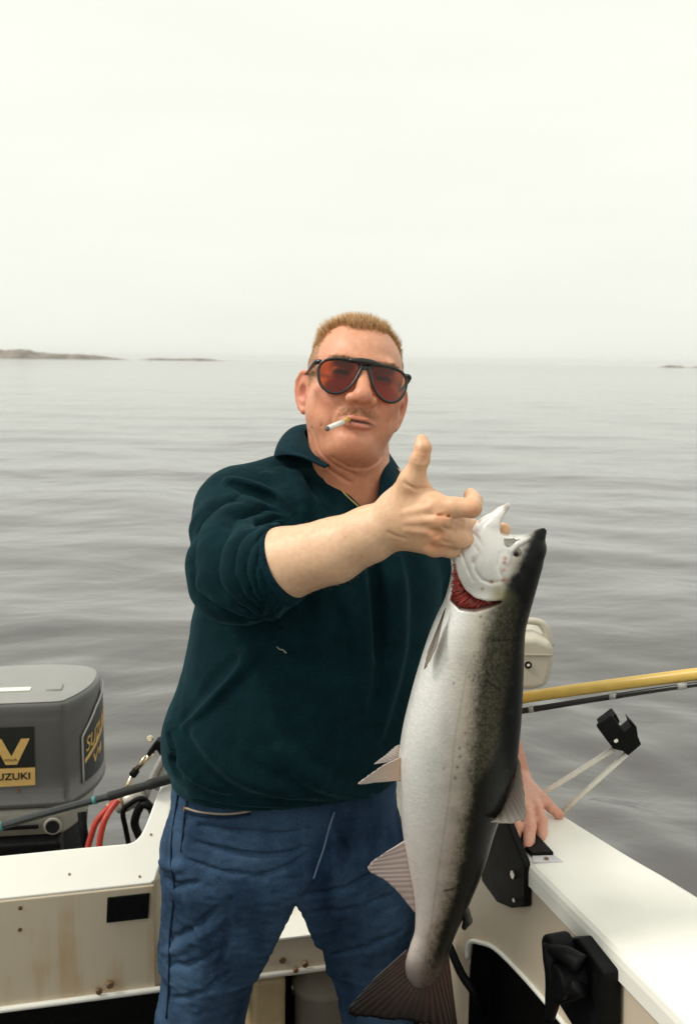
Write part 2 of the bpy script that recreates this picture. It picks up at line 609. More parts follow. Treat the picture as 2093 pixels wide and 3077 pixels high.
def build_island(name, label, u0, u1, dist, prof, seed):
    """low rocky land: a heightfield strip with ragged crest, at its real distance"""
    pa, pb = P(u0, 1075, dist), P(u1, 1075, dist)
    n, m = 160, 28
    V = []
    L = np.linalg.norm(pb - pa)
    for i in range(n):
        s = i / (n - 1)
        h = np.interp(s, [p[0] for p in prof], [p[1] for p in prof])
        h *= 0.74
        h *= 1 + 0.16 * mnoise.noise(Vector((s * 14, seed, 0))) + 0.10 * mnoise.noise(Vector((s * 40, seed, 3)))
        for j in range(m):
            q = j / (m - 1)
            c = pa + (pb - pa) * s
            w = 0.16 * L * (0.35 + h / 12)
            e = math.sin(math.pi * q) ** 0.8
            rough = 0.25 * mnoise.noise(Vector((s * 30, q * 8, seed))) + 0.12 * mnoise.noise(Vector((s * 90, q * 25, seed)))
            V.append((c[0], c[1] + (q - 0.5) * w, SEA_Z - 0.6 + (h + 0.6) * e * (1 + rough)))
    F = [(i * m + j, (i + 1) * m + j, (i + 1) * m + j + 1, i * m + j + 1) for i in range(n - 1) for j in range(m - 1)]
    def ex(mm, nt, b, tc):
        nz = nt.nodes.new('ShaderNodeTexNoise'); nz.inputs['Scale'].default_value = 0.06; nz.inputs['Detail'].default_value = 6
        nt.links.new(tc.outputs['Object'], nz.inputs['Vector'])
        rp = nt.nodes.new('ShaderNodeValToRGB')
        rp.color_ramp.elements[0].color = (0.13, 0.115, 0.095, 1); rp.color_ramp.elements[0].position = 0.4
        rp.color_ramp.elements[1].color = (0.25, 0.21, 0.18, 1); rp.color_ramp.elements[1].position = 0.6  # rock lightened, some distance haze put into its colour
        nt.links.new(nz.outputs['Fac'], rp.inputs[0]); nt.links.new(rp.outputs[0], b.inputs['Base Color'])
    o = link(name, np_mesh(name, V, F), mat('island_rock', (0.12, 0.1, 0.08), 0.9, extra=ex))
    tag(o, label, 'island', kind='structure')
build_island('island', 'low brown island on the left horizon running out of frame', -420, 395, 1500, [(0, 15), (.2, 16), (.5, 15.5), (.62, 16.5), (.66, 12.5), (.78, 9), (.80, 10.5), (.9, 6), (1, 0)], 1.0)
build_island('island', 'small thin island on the horizon just right of the long one', 415, 700, 1700, [(0, 0), (.15, 4.0), (.4, 3.5), (.6, 5.0), (.78, 4.0), (.85, 1.2), (1, 0)], 5.0)
build_island('island', 'tiny dark rocks on the right horizon', 1975, 2160, 1500, [(0, 0), (.2, 4.5), (.38, 3.0), (.5, 0.3), (.6, 2.0), (.75, 4.5), (1, 1)], 9.0)

def build_haze():
    bm = bmesh.new()
    bmesh.ops.create_cube(bm, size=1)
    for v in bm.verts:
        v.co = Vector((v.co.x * 19000, v.co.y * 19000, -1.6 + (v.co.z + 0.5) * 33))
    m = bpy.data.materials.new('sea_haze'); m.use_nodes = True
    nt = m.node_tree; nt.nodes.clear()
    out = nt.nodes.new('ShaderNodeOutputMaterial'); pv = nt.nodes.new('ShaderNodeVolumePrincipled')
    pv.inputs['Color'].default_value = (0.995, 0.995, 0.98, 1)
    pv.inputs['Density'].default_value = 0.00010
    nt.links.new(pv.outputs[0], out.inputs['Volume'])
    o = bm_obj('haze', bm, m)
    tag(o, 'pale thin sea haze over the water', 'haze', kind='stuff')
build_haze()
# ================================================================== BOAT
BYAW = math.radians(13.5)
E1 = np.array([math.cos(BYAW), math.sin(BYAW), 0.0])
E2 = np.array([-math.sin(BYAW), math.cos(BYAW), 0.0])
EZ = np.array([0, 0, 1.0])
B0 = np.array([-0.381, 1.875, 0.0])
def W(a, b, z): return B0 + E1 * a + E2 * b + EZ * z
GZ = 0.90

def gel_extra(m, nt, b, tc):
    # aged cream gelcoat, base darkened for the upright faces' shade: faint mottling, rust-coloured runs with their own shape
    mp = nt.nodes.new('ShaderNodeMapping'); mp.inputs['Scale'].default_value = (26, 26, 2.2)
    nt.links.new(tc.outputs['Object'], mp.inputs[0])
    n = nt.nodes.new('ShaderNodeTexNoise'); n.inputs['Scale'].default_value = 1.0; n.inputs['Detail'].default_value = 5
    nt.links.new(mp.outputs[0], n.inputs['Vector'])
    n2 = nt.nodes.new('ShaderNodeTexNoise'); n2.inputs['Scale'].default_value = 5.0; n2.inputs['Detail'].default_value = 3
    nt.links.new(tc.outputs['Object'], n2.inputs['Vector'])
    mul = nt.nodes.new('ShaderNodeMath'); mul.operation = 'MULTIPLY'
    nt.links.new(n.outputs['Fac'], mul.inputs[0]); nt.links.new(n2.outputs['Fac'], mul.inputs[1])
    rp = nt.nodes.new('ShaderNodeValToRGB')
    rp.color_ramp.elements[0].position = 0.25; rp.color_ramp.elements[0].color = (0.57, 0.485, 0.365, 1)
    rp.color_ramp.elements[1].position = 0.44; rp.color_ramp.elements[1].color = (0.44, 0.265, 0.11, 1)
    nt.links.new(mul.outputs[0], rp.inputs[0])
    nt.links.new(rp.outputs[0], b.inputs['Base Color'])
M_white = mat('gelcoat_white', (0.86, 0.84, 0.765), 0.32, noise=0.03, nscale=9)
M_stain_shade = mat('gelcoat_stained_shaded', (0.80, 0.755, 0.665), 0.4, extra=gel_extra)
M_shade = mat('gelcoat_shaded', (0.585, 0.495, 0.38), 0.42, noise=0.035, nscale=7, bump=0.05, bscale=300)  # same gelcoat as the white, with side-face shade put into its colour
M_black = mat('black_plastic', (0.0045, 0.0045, 0.005), 0.5, noise=0.25, nscale=60, bump=0.1, bscale=400, spec=0.12)
M_floor = mat('shaded_deck', (0.006, 0.006, 0.0065), 0.9, spec=0.1, noise=0.3, nscale=90, bump=0.4, bscale=500)
M_steel = mat('stainless', (0.62, 0.60, 0.56), 0.22, metal=1.0, noise=0.1, nscale=80)
M_rusty = mat('rusty_fitting', (0.20, 0.12, 0.06), 0.6, metal=0.4, noise=0.4, nscale=150)
M_tubew = mat('white_tube', (0.78, 0.74, 0.65), 0.35, noise=0.06, nscale=60)

boat = empty('boat', (-0.1, 1.2, 0.0))
tag(boat, 'cream fibreglass open boat with motor well and wide gunwale', 'boat')

def gunwale(side):
    """cap strip; side 1 = the one in the picture, -1 = its twin across the boat"""
    inner = [(0.205, 1.955), (0.252, 1.800), (0.284, 1.692), (0.3245, 1.562), (0.447, 1.180), (0.60, 0.70), (0.80, 0.0)]
    outer = [(0.205, 2.165), (0.280, 2.010), (0.359, 1.862), (0.485, 1.624), (0.566, 1.484), (0.80, 1.02), (1.08, 0.25)]
    def mir(p):
        if side > 0: return np.array([p[0], p[1], 0.0])
        q = np.array([p[0], p[1], 0.0]) - B0
        a, b = np.dot(q, E1), np.dot(q, E2)
        return B0 + E1 * (-0.62 - a) + E2 * b
    I = catmull([mir(p) for p in inner], 60); O = catmull([mir(p) for p in outer], 60)
    prof = []   # cross profile: from inner lower lip over the top to the outer drop
    V = []
    ks = [(-0.0, -0.035), (0.0, -0.012), (0.008, -0.004), (0.022, -0.0008), (0.05, 0.0), (0.08, 0.0002), (0.5, 0.003), (0.92, 0.0006), (0.95, 0.0), (0.975, -0.003), (0.99, -0.009), (1.0, -0.022), (1.01, -0.10), (0.985, -0.36), (0.9, -1.05)]
    for i in range(60):
        for s, dz in ks:
            p = I[i] + (O[i] - I[i]) * s
            V.append((p[0], p[1], GZ + dz))
    m = len(ks)
    F = [(i * m + j, i * m + j + 1, (i + 1) * m + j + 1, (i + 1) * m + j) for i in range(59) for j in range(m - 1)]
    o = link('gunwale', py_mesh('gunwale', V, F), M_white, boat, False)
    md = o.modifiers.new('thick', 'SOLIDIFY'); md.thickness = 0.006; md.offset = -1 if side > 0 else 1
    return I, O
GI, GO = gunwale(1)
gunwale(-1)

# inner side wall with a dark storage pocket
Q0 = np.array([0.205, 1.955, 0]); Q1 = np.array([0.284, 1.692, 0]); Q2 = np.array([0.447, 1.18, 0])
wdir = (Q2 - Q1) / np.linalg.norm(Q2 - Q1)
wn_out = np.array([-wdir[1], wdir[0], 0]); wn_out = wn_out if wn_out[0] > 0 else -wn_out
WP = Q1 + wn_out * 0.004
def onwall(u, v, off=0.0): return PPL(u, v, WP - wn_out * off, wn_out)
pk_top = catmull([onwall(1412, 2990), onwall(1409, 2900), onwall(1418, 2832), onwall(1455, 2832), onwall(1500, 2852), onwall(1576, 2927), onwall(1651, 3012), onwall(1722, 3098), onwall(1790, 3180)], 40)
def wpt(t, z): return WP + wdir * t + EZ * z
lo_r = pk_top[-1].copy(); lo_r[2] = 0.02
lo_l = pk_top[0].copy(); lo_l[2] = 0.02
bm = bmesh.new()
def quad(a, b, c, d): bm.faces.new([bm.verts.new(x) for x in (a, b, c, d)])
tt_ = [float(np.dot(p - WP, wdir)) for p in pk_top]
zz_ = [float(p[2]) for p in pk_top]
cols = sorted(zip(tt_, zz_))
tmin = min(tt_)
ztopw = GZ - 0.02
quad(wpt(-0.36, 0), wpt(tmin, 0), wpt(tmin, ztopw), wpt(-0.36, ztopw))
curve = [(t, z) for t, z in zip(tt_, zz_)]
# upper envelope of the opening, column by column
ts = np.linspace(tmin, max(tt_), 60)
env = []
for t in ts:
    zs = [lerp(curve[k][1], curve[k + 1][1], (t - curve[k][0]) / (curve[k + 1][0] - curve[k][0] + 1e-9)) for k in range(len(curve) - 1) if min(curve[k][0], curve[k + 1][0]) - 1e-6 <= t <= max(curve[k][0], curve[k + 1][0]) + 1e-6]
    env.append(max(zs) if zs else curve[-1][1])
for k in range(59):
    quad(wpt(ts[k], env[k]), wpt(ts[k + 1], env[k + 1]), wpt(ts[k + 1], ztopw), wpt(ts[k], ztopw))
quad(wpt(ts[-1], 0), wpt(1.45, 0), wpt(1.45, ztopw), wpt(ts[-1], ztopw))
bmesh.ops.remove_doubles(bm, verts=bm.verts, dist=0.0005)
o = bm_obj('side_wall', bm, M_shade, boat)
md = o.modifiers.new('t', 'SOLIDIFY'); md.thickness = 0.006; md.offset = 0
# pocket interior, the shade inside given as black colour
bm = bmesh.new()
for k in range(59):
    quad(wpt(ts[k], 0) + wn_out * 0.05, wpt(ts[k + 1], 0) + wn_out * 0.05, wpt(ts[k + 1], env[k + 1]) + wn_out * 0.05, wpt(ts[k], env[k]) + wn_out * 0.05)
    quad(wpt(ts[k], env[k]), wpt(ts[k + 1], env[k + 1]), wpt(ts[k + 1], env[k + 1]) + wn_out * 0.05, wpt(ts[k], env[k]) + wn_out * 0.05)
for t, z in ((ts[0], env[0]), (ts[-1], env[-1])):
    quad(wpt(t, 0), wpt(t, 0) + wn_out * 0.05, wpt(t, z) + wn_out * 0.05, wpt(t, z))
bmesh.ops.remove_doubles(bm, verts=bm.verts, dist=0.0005)
bm_obj('storage_pocket', bm, M_black, boat)
tube('pocket_rim', [p - wn_out * 0.006 for p in pk_top[6:]], 0.0045, M_white, boat, 10)
tube('cable', [onwall(1330, 2800, 0.03), onwall(1352, 2850, 0.03), onwall(1385, 2925, 0.025), onwall(1425, 2985, 0.01), onwall(1450, 3040, -0.03)], 0.0085, M_black, boat, 10, 24)

# deck, and the hollow below the well, shade put in as near-black colour
bm = bmesh.new()
for q in (W(-1.3, 0.5, 0), W(0.75, 0.5, 0), np.array([1.0, -0.6, 0]), np.array([-1.9, -0.6, 0])): bm.verts.new(q)
bm.verts.ensure_lookup_table(); bm.faces.new(bm.verts)
bm_obj('deck', bm, M_floor, boat)
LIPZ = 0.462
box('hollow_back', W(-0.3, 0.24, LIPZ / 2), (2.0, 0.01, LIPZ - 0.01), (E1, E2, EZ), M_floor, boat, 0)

# motor well: stained front face, sloping top with the motor cut-out, side cheek
WZ = 0.69
prism('well_face', [W(-1.25, 0, LIPZ), W(0, 0, LIPZ), W(0, 0, WZ), W(-1.25, 0, WZ)], E2 * 0.012, M_stain_shade, boat, 0.004)
sl_n = (EZ - E2) / math.sqrt(2)
SP0 = W(0, 0.0, WZ + 0.002)
def onslope(u, v): return PPL(u, v, SP0, sl_n)
cut = [onslope(*q) for q in ((530, 2346), (500, 2350), (484, 2362), (474, 2385), (465, 2408), (446, 2460), (434, 2488), (424, 2507), (412, 2521), (400, 2529), (385, 2534), (230, 2548), (0, 2571))]
slope_pts = [W(-1.25, 0, WZ + 0.002), onslope(452, 2655), onslope(466, 2646), onslope(480, 2600)] + cut
lastp = cut[-1]
slope_pts.append(lastp + E1 * -0.55)
prism('well_slope', slope_pts, -sl_n * 0.016, M_white, boat, 0.004)
# cheek between the well and the shelf, then the shelf and the transom wall behind the man
SHZ = 0.535
prism('well_cheek', [W(0.0, 0.006, LIPZ), W(0.03, 0.03, LIPZ), W(0.045, 0.22, LIPZ), W(0.045, 0.22, 0.83), W(0.045, 0.145, 0.825), W(0.0, 0.006, WZ - 0.003)][::1], E1 * 0.004 - E2 * 0.0, M_shade, boat, 0.0) if False else None
bm = bmesh.new()
ch = [(0.0, 0.006), (0.012, 0.012), (0.022, 0.03), (0.03, 0.08), (0.036, 0.15), (0.04, 0.22)]
lo = [bm.verts.new(W(a, b, LIPZ)) for a, b in ch]; hi = [bm.verts.new(W(a, b, WZ - 0.004 + min(b, 0.14))) for a, b in ch]
for i in range(len(ch) - 1): bm.faces.new([lo[i], lo[i + 1], hi[i + 1], hi[i]])
bm_obj('well_cheek', bm, M_stain_shade, boat, True)
box('rear_shelf', W(0.36, 0.11, SHZ - 0.0375), (0.66, 0.22, 0.075), (E1, E2, EZ), M_shade, boat, 0.006)
box('shelf_top', W(0.36, 0.11, SHZ + 0.004), (0.664, 0.226, 0.007), (E1, E2, EZ), M_white, boat, 0.002)
prism('transom_wall', [W(0.03, 0.215, LIPZ), W(0.69, 0.215, LIPZ), W(0.69, 0.19, 0.83), W(0.10, 0.19, 0.83), W(0.04, 0.205, 0.64)], E2 * 0.02, M_white, boat, 0.004)
box('transom_cap', W(0.40, 0.235, 0.835), (0.60, 0.13, 0.02), (E1, E2, EZ), M_white, boat, 0.006)
prism('transom_outer', [W(-1.25, 0.32, 0.46), W(-1.25, 0.32, -0.4), W(0.66, 0.32, -0.4), W(0.66, 0.32, 0.83), W(0.12, 0.32, 0.83), W(0.05, 0.32, 0.66), W(-0.02, 0.32, 0.46)], E2 * 0.03, M_white, boat, 0.004)
tube('lip_trim', [W(-1.25, -0.004, LIPZ), W(0.69, -0.004, LIPZ)], 0.0065, M_white, boat, 10)
prism('black_plate', [PPL(u, v, W(0, -0.002, 0), E2) for u, v in ((323, 2696), (450, 2682), (445, 2757), (320, 2771))], -E2 * 0.004, M_black, boat, 0.001)
for i, (u, v) in enumerate(((62, 2727), (61, 2792))):
    disc('screw', PPL(u, v, W(0, 0.001, 0), E2), -E2, 0.004, 0.003, M_rusty, boat, 12)
for u, v in ((209, 2627), (420, 2634), (454, 2508)):
    disc('screw', onslope(u, v), sl_n, 0.0025, 0.0015, M_rusty, boat, 10)
def latch(u, v, s=1.0):
    c = PPL(u, v, W(0, -0.006, 0), E2)
    disc('latch_knob', c + E1 * 0.012 * s + EZ * 0.008 * s, -E2, 0.0075 * s, 0.009, M_rusty, boat, 14, 0.002)
    disc('latch_knob', c - E1 * 0.010 * s - EZ * 0.004 * s, -E2, 0.0065 * s, 0.008, M_rusty, boat, 14, 0.002)
latch(313, 2968, 1.0)
latch(900, 2905, 0.9)
disc('screw', PPL(848, 2884, W(0, -0.002, 0), E2), -E2, 0.007, 0.004, M_rusty, boat, 14)
disc('screw', PZ(1234, 2560, GZ + 0.004), EZ, 0.0035, 0.0015, M_rusty, boat, 10) if False else None
disc('screw', PZ(1767, 2517, GZ + 0.005), EZ, 0.003, 0.0015, M_rusty, boat, 10)

# black mounting brackets on the side wall
def bracket_hex():
    r = empty('mounting_bracket', onwall(1540, 2650)); r.parent = boat
    return r
hexp = [onwall(u, v, 0.004) for u, v in ((1497, 2462), (1535, 2448), (1598, 2600), (1597, 2722), (1553, 2725), (1512, 2708), (1466, 2645), (1462, 2600))]
br = prism('wall_bracket', hexp, -wn_out * 0.014, M_black, boat, 0.003)
for u, v, s in ((1543, 2628, 0.0075), (1547, 2705, 0.004)):
    c = onwall(u, v, 0.019)
    disc('screw', c, -wn_out, s, 0.004, M_steel, br, 14, 0.0008)
tray = prism('bracket_tray', [PZ(u, v, GZ + 0.006) for u, v in ((1500, 2480), (1545, 2440), (1610, 2520), (1662, 2576), (1597, 2578), (1560, 2545))], EZ * 0.010, M_black, boat, 0.002)
lab = prism('label_plate', [PZ(u, v, GZ + 0.007) for u, v in ((1597, 2572), (1659, 2571), (1690, 2592), (1600, 2593))], EZ * 0.003, mat('label_silver', (0.60, 0.58, 0.60), 0.4, noise=0.1, nscale=50), tray, 0.0005)
disc('screw', PZ(1640, 2580, GZ + 0.011), EZ, 0.004, 0.001, M_rusty, lab, 12)
# heavy block with rope cleat
blk = [onwall(u, v, 0.004) for u, v in ((1738, 2812), (1785, 2808), (1868, 2912), (1866, 3090), (1780, 3090), (1722, 3000), (1740, 2900))]
b2 = prism('cleat_block', blk, -wn_out * 0.030, M_black, boat, 0.004)
horn = [onwall(1640, 2835, 0.075), onwall(1652, 2880, 0.072), onwall(1662, 2935, 0.07), onwall(1660, 3000, 0.07), onwall(1650, 3060, 0.072)]
tube('cleat_horn', horn, [0.007, 0.0115, 0.013, 0.012, 0.008], M_black, b2, 14, 24)
disc('cleat_drum', onwall(1745, 2935, 0.033), -wn_out, 0.026, 0.045, M_black, b2, 24, 0.004)
disc('cleat_drum', onwall(1710, 2840, 0.033), -wn_out, 0.021, 0.038, M_black, b2, 24, 0.004)
tube('cleat_arm', [onwall(1648, 2850, 0.072), onwall(1700, 2870, 0.062), onwall(1745, 2900, 0.05)], [0.008, 0.013, 0.016], M_black, b2, 12, 12)
tube('cleat_arm', [onwall(1655, 3000, 0.070), onwall(1700, 2985, 0.062), onwall(1745, 2960, 0.05)], [0.009, 0.013, 0.016], M_black, b2, 12, 12)
settle(boat)

# things standing in the hollow below the shelf
tan = empty('plastic_tank', W(0.22, 0.16, 0.0))
tag(tan, 'tan plastic tank on the deck seen between the jeans legs', 'tank')
M_tan = mat('tan_plastic', (0.62, 0.47, 0.27), 0.45, noise=0.08, nscale=30)
pc = PPL(783, 3060, W(0, 0.10, 0), E2)
box('tank_body', np.array([pc[0], pc[1] + 0.09, 0.188]), (0.076, 0.16, 0.376), (E1, E2, EZ), M_tan, tan, 0.014, 4)
disc('tank_cap', np.array([pc[0], pc[1] + 0.13, 0.375]), EZ, 0.018, 0.014, M_black, tan, 20, 0.003)
settle(tan)
buck = empty('round_bucket', W(0.33, 0.14, 0.0))
tag(buck, 'round grey bucket lying under the rear shelf beside the tan tank', 'bucket')
M_bk = mat('grey_plastic', (0.30, 0.27, 0.23), 0.5, noise=0.1, nscale=25)
pb_ = PPL(965, 3070, W(0, 0.10, 0), E2)
Vb, Fb = [], []
prof = [(0.060, 0.0), (0.066, 0.30), (0.070, 0.305), (0.070, 0.318), (0.064, 0.325), (0.045, 0.348), (0.02, 0.357), (0.0, 0.359)]
for i, (r, z) in enumerate(prof):
    for k in range(32):
        a = 2 * math.pi * k / 32
        Vb.append((pb_[0] + r * math.cos(a), pb_[1] + 0.07 + r * math.sin(a), z))
for i in range(len(prof) - 1):
    for k in range(32):
        Fb.append((i * 32 + k, i * 32 + (k + 1) % 32, (i + 1) * 32 + (k + 1) % 32, (i + 1) * 32 + k))
link('bucket_shell', py_mesh('bucket_shell', Vb, Fb), M_bk, buck)
tube('bucket_handle', [np.array([pb_[0] + 0.072 * math.cos(a), pb_[1] + 0.07 + 0.02, 0.29 - 0.06 * math.sin(a)]) for a in np.linspace(0, math.pi, 14)], 0.003, M_steel, buck, 8)
settle(buck)

# ================================================================== OUTBOARD MOTOR
MY = math.radians(9.0)
m1 = np.array([math.cos(MY), math.sin(MY), 0]); m2 = np.array([-math.sin(MY), math.cos(MY), 0])
MC = P(36, 2250, 2.28); MC[2] = 0.0
def MW(a, b, z): return MC + m1 * a + m2 * b + EZ * z
def zat(v, b=0.0, u=36):     # height of an image row on the plane of the cowl front
    return PPL(u, v, MW(0, b, 0), m2)[2]
motor = empty('outboard_motor', MW(0, 0.2, 0))
tag(motor, 'large grey outboard motor at the stern with gold letter V badge', 'motor')
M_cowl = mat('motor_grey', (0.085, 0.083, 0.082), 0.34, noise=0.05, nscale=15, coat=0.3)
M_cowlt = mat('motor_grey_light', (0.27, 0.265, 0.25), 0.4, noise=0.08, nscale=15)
M_pan = mat('motor_pan', (0.33, 0.31, 0.27), 0.45, noise=0.1, nscale=30)
M_gold = mat('gold_decal', (0.62, 0.40, 0.13), 0.45, noise=0.05, nscale=60)
M_deck = mat('decal_black', (0.008, 0.010, 0.010), 0.35)
half = [(0.0, 0.0), (0.07, 0.0), (0.112, 0.002), (0.127, 0.010), (0.135, 0.024), (0.156, 0.075), (0.178, 0.15), (0.190, 0.23), (0.192, 0.31), (0.184, 0.37), (0.155, 0.42), (0.10, 0.45), (0.05, 0.462), (0.0, 0.465)]
plan = half + [(-a, b) for a, b in half[-2:0:-1]]
plan = catmull(np.array(plan + plan[:1], float), 121)[:-1] * np.array([1.0, 0.70])
ctr = np.array([0, 0.155])
ztop, zbot = zat(2122), zat(2425)
lev = [(zbot - 0.006, 0.90), (zbot - 0.004, 1.035), (zbot + 0.010, 1.035), (zbot + 0.014, 1.0), (lerp(zbot, ztop, .3), 1.0), (lerp(zbot, ztop, .7), 0.998), (ztop - 0.020, 0.992), (ztop - 0.006, 0.988), (ztop - 0.001, 0.978), (ztop + 0.002, 0.955), (ztop + 0.005, 0.86), (ztop + 0.008, 0.70), (ztop + 0.009, 0.4)]
V, F = [], []
n = len(plan)
for z, s in lev:
    for a, b in (plan - ctr) * s + ctr:
        zz = z
        V.append(MW(a, b, zz))
for i in range(len(lev) - 1):
    for k in range(n):
        F.append((i * n + k, i * n + (k + 1) % n, (i + 1) * n + (k + 1) % n, (i + 1) * n + k))
F.append(tuple((len(lev) - 1) * n + k for k in range(n)))
cow = link('cowl', py_mesh('cowl', V, F), M_cowl, motor, True)
# lighter top panel, sticker and latch flap
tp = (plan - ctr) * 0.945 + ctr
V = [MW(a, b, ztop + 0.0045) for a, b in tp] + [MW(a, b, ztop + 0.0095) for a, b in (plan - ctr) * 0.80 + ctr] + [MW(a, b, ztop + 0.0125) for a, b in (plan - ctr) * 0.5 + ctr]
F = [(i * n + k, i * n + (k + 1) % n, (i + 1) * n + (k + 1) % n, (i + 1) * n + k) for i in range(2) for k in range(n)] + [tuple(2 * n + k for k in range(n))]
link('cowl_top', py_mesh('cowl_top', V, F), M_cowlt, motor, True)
box('top_sticker', MW(-0.03, 0.085, ztop + 0.0135), (0.13, 0.026, 0.002), (m1, m2, EZ), mat('sticker_white', (0.80, 0.79, 0.68), 0.5), motor, 0.0005)
box('cowl_latch', MW(0.090, 0.095, ztop + 0.012), (0.040, 0.045, 0.006), (m1, m2, EZ), M_cowlt, motor, 0.003)
def onfront(u, v, off=0.0): return PPL(u, v, MW(0, -off, 0), m2)
prism('badge', [onfront(u, v, 0.0005) for u, v in ((-36, 2188), (103, 2183), (106, 2305), (-36, 2311))], -m2 * 0.0015, M_deck, motor)
prism('name_plate', [onfront(u, v, 0.0005) for u, v in ((-36, 2311), (106, 2305), (107, 2358), (-36, 2366))], -m2 * 0.0015, M_gold, motor)
fx = onfront(103, 2240) - onfront(-36, 2243); pxm = np.linalg.norm(fx) / 139.0
fx = m1
vee = [(-22, 2222), (5, 2221), (35, 2273), (64, 2220), (90, 2219), (52, 2297), (18, 2298)]
prism('letter_v', [onfront(u, v, 0.0022) for u, v in vee], -m2 * 0.0012, M_gold, motor)
text('lettering', 'FOUR', onfront(15, 2289, 0.0040), m1, EZ, 8 * pxm, M_deck, motor, 0.0004, 38 * pxm)
text('lettering', 'SUZUKI', onfront(-26, 2347, 0.0025), m1, EZ, 23 * pxm, M_deck, motor, 0.0006, 118 * pxm, bold=0.02)
disc('cowl_screw', onfront(54, 2373), -m2, 0.004, 0.004, M_rusty, motor, 12)
disc('cowl_screw', onfront(97, 2412), -m2, 0.004, 0.004, M_steel, motor, 12)
# side panel: dark inset with pale piping, gold lettering and stripe
_pl = np.array([q for q in plan if q[0] > 0.12 and 0.02 < q[1] < 0.27]); _pl = _pl[np.argsort(_pl[:, 1])]
_sl = np.concatenate([[0], np.cumsum(np.linalg.norm(np.diff(_pl, axis=0), axis=1))])
def SW(s, z, off):
    """point on the curved flank: s metres aft along the plan line, raised by off"""
    s0 = s + 0.03
    a, b = np.interp(s0, _sl, _pl[:, 0]), np.interp(s0, _sl, _pl[:, 1])
    a2, b2 = np.interp(s0 + 0.01, _sl, _pl[:, 0]), np.interp(s0 + 0.01, _sl, _pl[:, 1])
    n_ = np.array([b2 - b, -(a2 - a)]); n_ /= np.linalg.norm(n_) + 1e-9
    return MW(a + n_[0] * off, b + n_[1] * off, z)
def flank_text(s_, s0, z0, h, w, mm, sh=0.2):
    o = text('lettering', s_, np.zeros(3), np.array([1.0, 0, 0]), np.array([0, 1.0, 0]), h, mm, motor, 0.0008, w, sh)
    for vv in o.data.vertices:
        c = vv.co.copy(); vv.co = Vector(SW(s0 + c.x, z0 + c.y + 0.22 * c.x, 0.0046 + c.z))
zs0, zs1 = zbot + 0.03, ztop - 0.045
def ptop(s): return float(np.interp(s, [0, 0.012, 0.075, 0.185], [zs1 - 0.060, zs1 - 0.050, zs1 - 0.008, zs1 + 0.024]))
ss_ = np.linspace(0, 0.185, 25)
V, F = [], []
for s_ in ss_:
    for q in np.linspace(0, 1, 8): V.append(SW(s_, lerp(zs0, ptop(s_), q), 0.004))
F = [(i * 8 + j, (i + 1) * 8 + j, (i + 1) * 8 + j + 1, i * 8 + j + 1) for i in range(24) for j in range(7)]
o = link('side_panel', py_mesh('side_panel', V, F), mat('panel_dark', (0.016, 0.020, 0.022), 0.35, noise=0.1), motor, True)
tube('piping', [SW(0, z, 0.004) for z in np.linspace(zs0, ptop(0), 6)] + [SW(s_, ptop(s_), 0.004) for s_ in ss_[1:]], 0.0026, mat('piping_pale', (0.40, 0.39, 0.36), 0.4), motor, 8)
flank_text('SUZUKI', 0.016, zs1 - 0.105, 0.036, 0.15, M_gold)
flank_text('V4', 0.05, zs1 - 0.150, 0.026, 0.06, M_gold)
V = [SW(s_, zs0 + 0.045 + 0.40 * s_ + dz, 0.0050) for s_ in ss_[1:] for dz in (0, 0.012)]
F = [(2 * i, 2 * i + 2, 2 * i + 3, 2 * i + 1) for i in range(23)]
link('stripe', py_mesh('stripe', V, F), M_gold, motor, True)
# lower pan with round grommet, black leg and clamp bracket
zp0, zp1 = zat(2525), zat(2432)
for nm, s0, s1, z0, z1, mm in (('lower_pan', 0.82, 0.93, zp0, zp1, M_pan), ('midsection', 0.62, 0.80, zp0 - 0.25, zp0 - 0.004, M_black)):
    V, F = [], []
    for z, s in ((z0, s0), (z0 + 0.008, s0 + 0.02), (lerp(z0, z1, .6), lerp(s0, s1, .8)), (z1, s1)):
        for a, b in (plan - ctr) * s + ctr - np.array([0, 0.012]):
            V.append(MW(a, b, z))
    for i in range(3):
        for k in range(n):
            F.append((i * n + k, i * n + (k + 1) % n, (i + 1) * n + (k + 1) % n, (i + 1) * n + k))
    F.append(tuple(k for k in range(n))[::-1]); F.append(tuple(3 * n + k for k in range(n)))
    link(nm, py_mesh(nm, V, F), mm, motor, True)
gc = onfront(160, 2480, 0.004)
gr = disc('grommet', gc, -m2, 0.0215, 0.008, M_pan, motor, 28, 0.002)
disc('grommet_hole', gc - m2 * 0.0085, -m2, 0.0165, 0.001, M_deck, gr, 24)
box('pan_trim', onfront(40, 2488, 0.004), (0.12, 0.006, 0.010), (m1, m2, EZ), M_black, motor, 0.002)
box('clamp_bracket', MW(0.0, 0.02, 0.40), (0.22, 0.10, 0.36), (m1, m2, EZ), M_black, motor, 0.01)
box('motor_leg', MW(0.0, 0.16, 0.0), (0.10, 0.22, 0.9), (m1, m2, EZ), M_cowl, motor, 0.03)
settle(motor)

